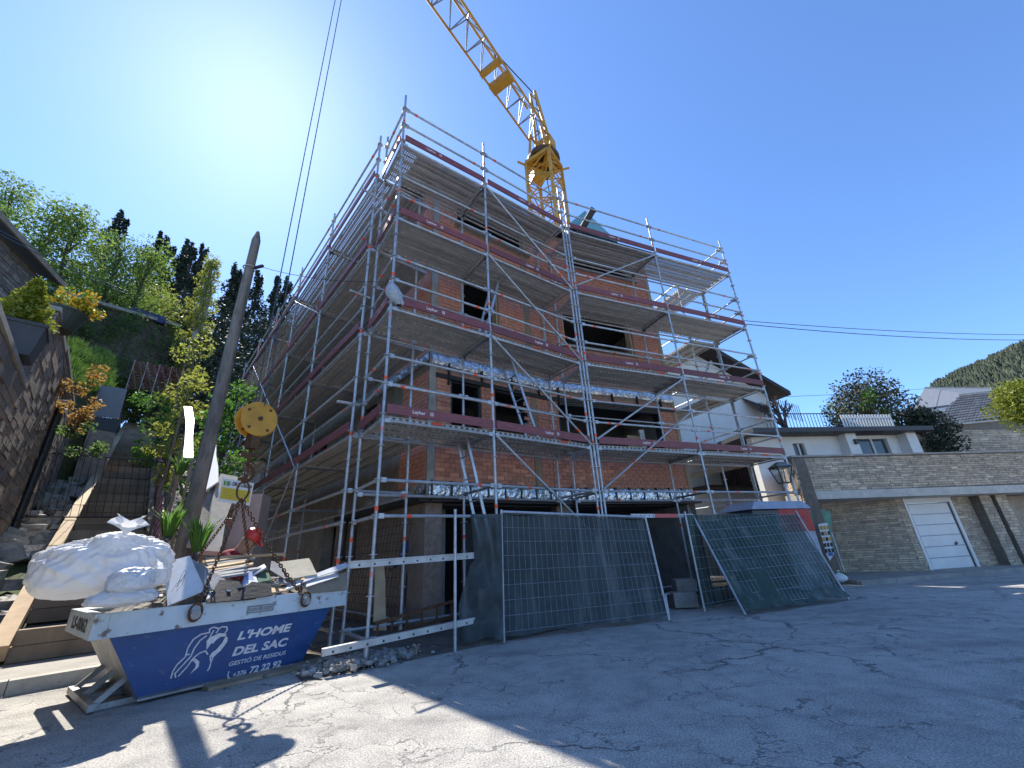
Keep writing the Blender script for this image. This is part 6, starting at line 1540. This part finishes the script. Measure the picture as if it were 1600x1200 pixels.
# left return of the parapet and its pier
pr_ = gp(-4.06, PO - .1); LRd = Matrix.Rotation(R(9), 3, 'Z') @ pr_.normalized(); LRd.z = 0; LRd.normalize(); LRn = V((LRd.y, -LRd.x, 0)) * 1
LRn = LRn if LRn.dot(EYE - pr_) < 0 else -LRn
wall(gh, pr_, LRd, LRn, 0, 5, .1, 3.26, [], .3, GJ, 'return_wall')
masonry(gh, pr_, LRd, LRn, [(0, 5, .1, 3.26)], [], .30, .085, .012, .02, GST, limit=0, jit=.005, name='return_stone', lenj=.5, hj=.25)
gdr = MB().hexa([gp(.01, -.03, .08), gp(1.54, -.03, .08), gp(1.54, -.07, .08), gp(.01, -.07, .08), gp(.01, -.03, 1.93), gp(1.54, -.03, 1.93), gp(1.54, -.07, 1.93), gp(.01, -.07, 1.93)]).build('garage_door', GREYP, gh)
for i in range(6): MB().hexa([gp(.06, -.012, .1 + i * .304), gp(1.49, -.012, .1 + i * .304), gp(1.49, -.029, .1 + i * .304), gp(.06, -.029, .1 + i * .304), gp(.06, -.012, .378 + i * .304), gp(1.49, -.012, .378 + i * .304), gp(1.49, -.029, .378 + i * .304), gp(.06, -.029, .378 + i * .304)]).build('panel', WHITE, gdr)
MB().bar(gp(1.15, .01, .72), gp(1.22, .01, .78), .03, .05).build('handle', BLACK_PLASTIC, gdr)
mb = MB(); mb.bar(gp(-.05, -.02, .08), gp(-.05, -.02, 2.1), .1, .09, up=gd); mb.bar(gp(1.6, -.02, .08), gp(1.6, -.02, 2.1), .1, .09, up=gd); mb.bar(gp(-.1, -.02, 2.02), gp(1.65, -.02, 2.02), .09, .17); mb.build('door_frame', WHITE, gh)
for s in (2.35, 2.95, 5.5):
    q_ = gp(s, 0); wall(gh, gp(s, .28), gd, -gn, 0, .42, .08, 2.1, [], .27, GJ, 'pilaster'); masonry(gh, gp(s, .28), gd, -gn, [(0, .42, .08, 2.1)], [], .21, .085, .012, .015, GST, limit=0, name='pilaster_stone', lenj=.2, hj=.2)
MB().bar(gp(3.42, .05, .08), gp(3.42, .05, 2.0), .06, .06, up=gd).build('white_post', WHITE, gh)
MB().hexa([gp(3.1, -.32, .08), gp(5.2, -.32, .08), gp(5.2, -.36, .08), gp(3.1, -.36, .08), gp(3.1, -.32, 2.05), gp(5.2, -.32, 2.05), gp(5.2, -.36, 2.05), gp(3.1, -.36, 2.05)]).build('rear_door', GST[2], gh)
# white wing on the terrace
ww = thing('white_wing', 'low white house wing with dark flat roof on the stone terrace', 'house', gp(-2, -2.2, 2.3))
WO = -1.9; Wp = gp(0, WO); 
def wpx(px, py): s_, z_ = hit(px, py, Wp, gd); return s_, z_
sA, _ = wpx(1236, 700); sB, _ = wpx(1330, 700); sC, _ = wpx(1408, 700); sD, _ = wpx(1430, 700); _, zR = wpx(1330, 681)
win = (wpx(1333, 700)[0], wpx(1391, 700)[0], 2.6, zR - .12); win2 = (wpx(1240, 700)[0], wpx(1258, 700)[0], 2.6, zR - .25)
wall(ww, Wp, gd, -gn, sA - 1.5, sD, 2.3, zR, [win, win2], .25, WHITE)
for w_ in (win, win2):
    MB().hexa([gp(w_[0], WO - .12, w_[2]), gp(w_[1], WO - .12, w_[2]), gp(w_[1], WO - .16, w_[2]), gp(w_[0], WO - .16, w_[2]), gp(w_[0], WO - .12, w_[3]), gp(w_[1], WO - .12, w_[3]), gp(w_[1], WO - .16, w_[3]), gp(w_[0], WO - .16, w_[3])]).build('window', PANE, ww)
    mid = w_[0] + (w_[1] - w_[0]) * .62; MB().bar(gp(mid, WO - .1, w_[2]), gp(mid, WO - .1, w_[3]), .05, .06, up=gd).build('mullion', WHITE, ww)
for s in (sB - .45, sC): MB().hexa([gp(s, WO + .35, 2.3), gp(s + .45, WO + .35, 2.3), gp(s + .45, WO + .01, 2.3), gp(s, WO + .01, 2.3), gp(s, WO + .35, zR), gp(s + .45, WO + .35, zR), gp(s + .45, WO + .01, zR), gp(s, WO + .01, zR)]).build('pier', WHITE, ww)
MB().box(gp(sB - .15, WO + .4, zR - .32), (.1, .1, .18)).build('wall_lamp', BLACK_PLASTIC, ww)
roof_ = MB().hexa([gp(sA - 1.9, WO + .7, zR), gp(sD + .25, WO + .7, zR), gp(sD + .25, WO - 5, zR), gp(sA - 1.9, WO - 5, zR), gp(sA - 1.9, WO + .7, zR + .16), gp(sD + .25, WO + .7, zR + .16), gp(sD + .25, WO - 5, zR + .16), gp(sA - 1.9, WO - 5, zR + .16)]).build('roof', ROOF_DK, ww)
RS = -.2
rail_o = thing('terrace_railing', 'black metal railing on the roof of the white wing', 'railing', gp(sA, WO + RS, zR + .16))
s_ = sA - .5; 
while s_ < sB + .2:
    MB().tube(gp(s_, WO + RS, zR + .16), gp(s_, WO + RS, zR + .95), .012, 5).build('baluster', DARK_STEEL, rail_o); s_ += .14
for z in (.22, .95): MB().bar(gp(sA - .5, WO + RS, zR + z), gp(sB + .2, WO + RS, zR + z), .03, .03).build('rail', DARK_STEEL, rail_o)
pf = thing('picket_fence', 'white picket fence on the terrace roof in front of the dark pine', 'fence', gp(sB + .3, WO + RS, zR + .16))
s_ = sB + .3
while s_ < sC + .35:
    MB().bar(gp(s_, WO + RS, zR + .17), gp(s_, WO + RS, zR + .9), .07, .02, up=gn).build('picket', WHITE, pf); s_ += .13
for z in (.3, .78): MB().bar(gp(sB + .3, WO + RS - .03, zR + z), gp(sC + .35, WO + RS - .03, zR + z), .03, .05).build('rail', WHITE, pf)
# upper stone wall and the slate roof behind it
usw = thing('upper_stone_wall', 'upper beige stone wall stepping up at the right edge', 'wall', gp(sD, WO - .3, 2.3))
zU0 = hit(1425, 672, gp(0, WO - .3), gd)[1]; zU1 = hit(1598, 655, gp(0, WO - .3), gd)[1]
MB().hexa([gp(sD + .02, WO - .3, 2.3), gp(10, WO - .3, 2.3), gp(10, WO - .7, 2.3), gp(sD + .02, WO - .7, 2.3), gp(sD + .02, WO - .3, zU0), gp(10, WO - .3, zU1), gp(10, WO - .7, zU1), gp(sD + .02, WO - .7, zU0)]).build('core', GJ, usw)
masonry(usw, gp(0, WO - .3), gd, -gn, [(sD + .03, 10, 2.35, min(zU0, zU1) - .03)], [], .34, .09, .012, .022, GST, limit=120, jit=.006, name='stone', lenj=.5, hj=.3)
MB().bar(gp(sD, WO - .45, zU0 + .03), gp(10, WO - .45, zU1 + .03), .5, .08).build('coping', CONC_LT, usw)
sr = thing('slate_roofed_house', 'house with dark scalloped slate roof behind the upper stone wall', 'house', at(1500, 660, 23))
SLATE = pbr('dark slate', (.055, .06, .065), (.085, .09, .095), 5, .55, rnd=.3)
ra, rb_ = at(1452, 668, 27), at(1605, 648, 27); rt0, rt1 = at(1500, 620, 32), at(1640, 606, 32)
MB().slab([ra, rb_, rt1, rt0], (0, 0, -.15)).build('roof_deck', ROOF_DK, sr)
nr, nc = 11, 26; cnt = 0
for j in range(nr):
    for i in range(nc):
        a_ = (i + (.5 if j % 2 else 0)) / nc; b_ = j / nr
        p = ra.lerp(rb_, a_).lerp(rt0.lerp(rt1, a_), b_); dx_ = (rb_ - ra) / nc * .5; dy_ = ((rt0 - ra) / nr); up2 = dx_.cross(dy_).normalized(); up2 = up2 if up2.z > 0 else -up2
        if a_ < .99:
            MB().slab([p - dy_ * .35 + up2 * .06, p + dx_ * .75 - dy_ * .1 + up2 * .06, p + dx_ + dy_ * .35 + up2 * .04, p + dx_ + dy_ * .95 + up2 * .02, p - dx_ + dy_ * .95 + up2 * .02, p - dx_ + dy_ * .35 + up2 * .04, p - dx_ * .75 - dy_ * .1 + up2 * .06], up2 * .02).build('slate', SLATE, sr)
MB().bar(rt0 + V((0, 0, .08)), rt1 + V((0, 0, .08)), .25, .12).build('ridge', CONC_LT, sr)
MB().hexa([ra - V((0, 0, 4)), rb_ - V((0, 0, 4)), rt1 - V((0, 0, 6)), rt0 - V((0, 0, 6)), ra - V((0, 0, .2)), rb_ - V((0, 0, .2)), rt1 - V((0, 0, .2)), rt0 - V((0, 0, .2))]).build('wall', GST[0], sr)
rc0, rc1, rc2, rc3 = at(1425, 640, 34), at(1560, 622, 34), at(1560, 607, 39), at(1445, 606, 39)
sr2 = thing('grey_roofed_house', 'pale grey slate roof peeking up behind the dark pine', 'house', at(1440, 640, 26)); MB().slab([rc0, rc1, rc2, rc3], (0, 0, -.12)).build('roof', pbr('grey slate', (.16, .165, .17), (.22, .225, .23), 9, .5), sr2)
MB().hexa([rc0 - V((0, 0, 5)), rc1 - V((0, 0, 5)), rc2 - V((0, 0, 6)), rc3 - V((0, 0, 6)), rc0 - V((0, 0, .13)), rc1 - V((0, 0, .13)), rc2 - V((0, 0, .13)), rc3 - V((0, 0, .13))]).build('wall', WHITE, sr2); MB().bar(rc3, rc2, .2, .1).build('ridge', CONC_LT, sr2)
# white gabled house behind the scaffold end
HP2 = at(1060, 700, 20); HP2 = V((HP2.x, HP2.y, 0)); hd2 = V((.93, .37, 0)).normalized(); hn2 = V((-hd2.y, hd2.x, 0))
wh = thing('white_house', 'white rendered house with dark eaves and wooden shutters behind the scaffold end', 'house', HP2)
def hp(px, py): s_, z_ = hit(px, py, HP2, hd2); return s_, z_
gl = [hp(1030, 800), hp(1212, 800), hp(1198, 618), hp(1090, 556), hp(1030, 590)]; gl[0] = (gl[0][0], 0); gl[1] = (gl[2][0], 0); gl[4] = (gl[0][0], gl[4][1])
MB().slab([HP2 + hd2 * s + V((0, 0, z)) for s, z in gl], hn2 * 9).build('wall', WHITE, wh)
for (s0_, z0_), (s1_, z1_) in ((gl[3], gl[2]), (gl[4], gl[3])):
    e_ = .14; ds_, dz_ = (s1_ - s0_), (z1_ - z0_)
    a_, b_ = (s0_, z0_ + .02), (s1_ + (ds_ * e_ if s1_ > gl[3][0] + .1 else 0), z1_ + (dz_ * e_ if s1_ > gl[3][0] + .1 else 0) + .02)
    MB().slab([HP2 - hn2 * .9 + hd2 * a_[0] + V((0, 0, a_[1])), HP2 - hn2 * .9 + hd2 * b_[0] + V((0, 0, b_[1])), HP2 + hn2 * 9 + hd2 * b_[0] + V((0, 0, b_[1])), HP2 + hn2 * 9 + hd2 * a_[0] + V((0, 0, a_[1]))], (0, 0, .22)).build('roof', TIMBER_DK, wh)
mb = MB(); P_ = [HP2 - hn2 * .12 + hd2 * s + V((0, 0, z)) for s, z in (hp(1109, 562), hp(1105, 580), hp(1096, 590), hp(1094, 640))]; mb.path(P_, .06, 8); mb.build('drain_pipe', WHITE, wh)
SHUT = pbr('brown violet shutter wood', (.12, .085, .10), (.085, .06, .075), 6, .7, stretch=(8, 8, 1))
for (x0, x1) in ((1129, 1150), (1152, 1176)):
    (s0_, z0_), (s1_, _) = hp(x0, 758), hp(x1, 758); z1_ = hp(x0, 725)[1]; sh_ = MB().hexa([HP2 - hn2 * .02 + hd2 * s + V((0, 0, z)) - hn2 * o for z in (z0_, z1_) for s, o in ((s0_, .06), (s1_, .06), (s1_, 0), (s0_, 0))]).build('shutter', SHUT, wh)
    for k in range(5): s = s0_ + (s1_ - s0_) * (k + .5) / 5; MB().bar(HP2 - hn2 * .09 + hd2 * s + V((0, 0, z0_ + .04)), HP2 - hn2 * .09 + hd2 * s + V((0, 0, z1_ - .04)), (s1_ - s0_) / 5 - .02, .02, up=hn2).build('slat', SHUT, sh_)
(s0_, z0_), (s1_, _) = hp(1078, 763), hp(1206, 763); MB().hexa([HP2 + hd2 * s - hn2 * o + V((0, 0, z)) for z in (z0_ - .12, z0_) for s, o in ((s0_, 1.0), (s1_, 1.0), (s1_, 0.01), (s0_, 0.01))]).build('balcony_slab', TIMBER_DK, wh)
for k in range(6): s = s0_ + (s1_ - s0_) * k / 5; MB().tube(HP2 + hd2 * s - hn2 * .95 + V((0, 0, z0_)), HP2 + hd2 * s - hn2 * .95 + V((0, 0, z0_ + 1.0)), .025, 6).build('balcony_post', DARK_STEEL, wh)
AWN = pbr('navy awning cloth', (.03, .04, .085), (.05, .06, .11), 3, .8); (a_s, a_z), (b_s, b_z) = hp(1158, 622), hp(1195, 655)
MB().slab([HP2 + hd2 * a_s - hn2 * .02 + V((0, 0, a_z)), HP2 + hd2 * (b_s + .3) - hn2 * .02 + V((0, 0, a_z - .35)), HP2 + hd2 * (b_s + .3) - hn2 * 1.1 + V((0, 0, b_z - .2)), HP2 + hd2 * (a_s + .2) - hn2 * 1.1 + V((0, 0, b_z + .1))], (0, 0, .03)).build('awning', AWN, wh)
br_ = [hp(1178, 634), hp(1216, 648)]; 
for k in range(12): s = br_[0][0] + (br_[1][0] - br_[0][0]) * k / 11; z = br_[0][1] - .25 * k / 11; MB().tube(HP2 + hd2 * s - hn2 * 1.15 + V((0, 0, z - .9)), HP2 + hd2 * s - hn2 * 1.15 + V((0, 0, z)), .014, 5).build('railing_bar', DARK_STEEL, wh)
# street lantern
lp = at(1221, 738, 13.2); lan = thing('street_lantern', 'black framed street lantern on a white pole beside the scaffold end', 'lamp', lift(lp, 0))
MB().tube(lift(lp, .1), lift(lp, lp.z - .35), .035, 8).build('pole', WHITE, lan)
mb = MB(); q0_ = [lift(lp, lp.z - .28) + V((x * .1, y * .1, 0)) for x, y in ((-1, -1), (1, -1), (1, 1), (-1, 1))]; q1_ = [lift(lp, lp.z + .12) + V((x * .19, y * .19, 0)) for x, y in ((-1, -1), (1, -1), (1, 1), (-1, 1))]
for i in range(4): mb.bar(q0_[i], q1_[i], .025, .025); mb.bar(q0_[i], q0_[(i + 1) % 4], .03, .03); mb.bar(q1_[i], q1_[(i + 1) % 4], .03, .03)
mb.build('frame', DARK_STEEL, lan)
LG = pbr('lantern glass', (.5, .45, .38), (.45, .4, .33), 3, .1); _n = LG.node_tree; _t = _n.nodes.new('ShaderNodeBsdfTransparent'); _m = _n.nodes.new('ShaderNodeMixShader'); _m.inputs[0].default_value = .7; _n.links.new(_n.nodes['Principled BSDF'].outputs[0], _m.inputs[1]); _n.links.new(_t.outputs[0], _m.inputs[2]); _n.links.new(_m.outputs[0], _n.nodes['Material Output'].inputs[0])
for i in range(4): MB().add([q0_[i], q0_[(i + 1) % 4], q1_[(i + 1) % 4], q1_[i]], [(0, 1, 2, 3)]).build('pane', LG, lan)
mb = MB(); mb.hexa([q + V((0, 0, .02)) + (q - lift(lp, q.z)) * .2 for q in q1_] + [lift(lp, lp.z + .27) + (q - lift(lp, q.z)) * .3 for q in q1_]); mb.build('cap', pbr('lantern cap', (.3, .3, .29), (.2, .2, .2), 5, .5, .4), lan)
mb = MB(); mb.lathe([(.05, -.38), (.07, -.34), (.04, -.3), (.09, -.28)], lift(lp, lp.z), 10); mb.build('collar', WHITE, lan)
# trees on the right
tb = at(1365, 662, 24); tree('pine_tree', 'broad dark pine with drooping branches behind the white picket fence', (tb.x, tb.y, 3.0), at(1365, 600, 24).z - 3.0, 1.95, 'grey', None, 'round', 12000, .075, BARK, .25, 30)
t2 = at(1440, 655, 23); tree('pine_tree', 'low dark conifer between the picket fence and the slate roof', (t2.x, t2.y, 3.0), at(1445, 642, 23).z - 3.0, 1.1, 'pine', None, 'round', 6000, .07, BARK, .2, 18)
t3 = at(1312, 655, 25); tree('shrub', 'pale green shrub behind the black terrace railing', (t3.x, t3.y, 3.2), at(1312, 634, 25).z - 3.2, 1.1, 'yellow', None, 'round', 1000, .09, BARK, .2, 10)
t4 = at(1606, 650, 17); tree('shrub', 'bright lime yellow bush at the right picture edge', (t4.x, t4.y, 3.4), at(1600, 603, 17).z - 3.4, .62, 'lime', None, 'round', 5000, .045, BARK, .2, 22)
t5 = at(1362, 640, 22.4); tree('shrub', 'light green climber in front of the broad pine', (t5.x, t5.y, 3.0), at(1360, 606, 22.4).z - 3.0, .5, 'bush', None, 'round', 700, .08, BARK, .3, 9)
bt = at(1228, 668, 19); bo = thing('bare_tree', 'leafless pollarded tree with knobbly branches by the terrace railing', 'tree', (bt.x, bt.y, 2.3)); mb = MB()
def limb(p, d_, l, r, depth):
    q_ = p + d_ * l; mb.tube(p, q_, r, 6, r * .75)
    if depth:
        for i in range(3 if depth > 1 else 2): limb(q_, (d_ + V((random.uniform(-.8, .8), random.uniform(-.8, .8), random.uniform(-.1, .7)))).normalized(), l * random.uniform(.55, .8), r * .66, depth - 1)
mb.tube(V((bt.x, bt.y, 2.3)), bt, .12, 8, .09); mb.build('trunk', BARK, bo); mb = MB()
for i in range(5): limb(bt, V((random.uniform(-.9, .9), random.uniform(-.5, .5), 1)).normalized(), .5, .07, 3)
tag(mb.build('crown', BARK, bo), kind='stuff')
# wires on the right
wire('upper cable crossing the sky right of the scaffold', [at(1150, 500, 15), at(1620, 523, 30)], .012, .15); wire('lower cable crossing the sky right of the scaffold', [at(1150, 505, 15), at(1620, 531, 30)], .014, .2)
wire('thin cable above the white wing and the dark pine', [at(1215, 620, 24), at(1490, 603, 40)], .012, .1)
# weeds and a white bag at the fence foot
strap_plant(1318, 908, 12.0, 'small weeds at the foot of the far fence panel', 30, .22)
bag('plastic_bag', at(1313, 903, 11.6) , .13, .1, .09, (1, 0, 0), (0, 0, 1), 'small white plastic bag at the foot of the leaning fence', 2.2, 8)

# terrace wall with railing on the hillside behind the side scaffold
tw = thing('terrace_wall', 'grey concrete terrace wall with dark railing behind the side scaffold', 'wall', UV(18, 5))
MB().hexa([UV(17.2, 2.5, -.1), UV(17.2, 12, -.1), UV(17.8, 12, -.1), UV(17.8, 2.5, -.1), UV(17.2, 2.5, 6.6), UV(17.2, 12, 6.6), UV(17.8, 12, 6.6), UV(17.8, 2.5, 6.6)]).build('wall', CONC, tw)
MB().hexa([UV(17.15, 2.5, 3.2), UV(17.15, 12, 3.2), UV(17.19, 12, 3.2), UV(17.19, 2.5, 3.2), UV(17.15, 2.5, 4.0), UV(17.15, 12, 4.0), UV(17.19, 12, 4.0), UV(17.19, 2.5, 4.0)]).build('brick_band', BRICK, tw)
for i in range(40): MB().tube(UV(17.4, 2.6 + i * .22, 6.6), UV(17.4, 2.6 + i * .22, 7.6), .018, 5).build('baluster', DARK_STEEL, tw)
MB().bar(UV(17.4, 2.5, 7.62), UV(17.4, 11.4, 7.62), .05, .05).build('rail', DARK_STEEL, tw)
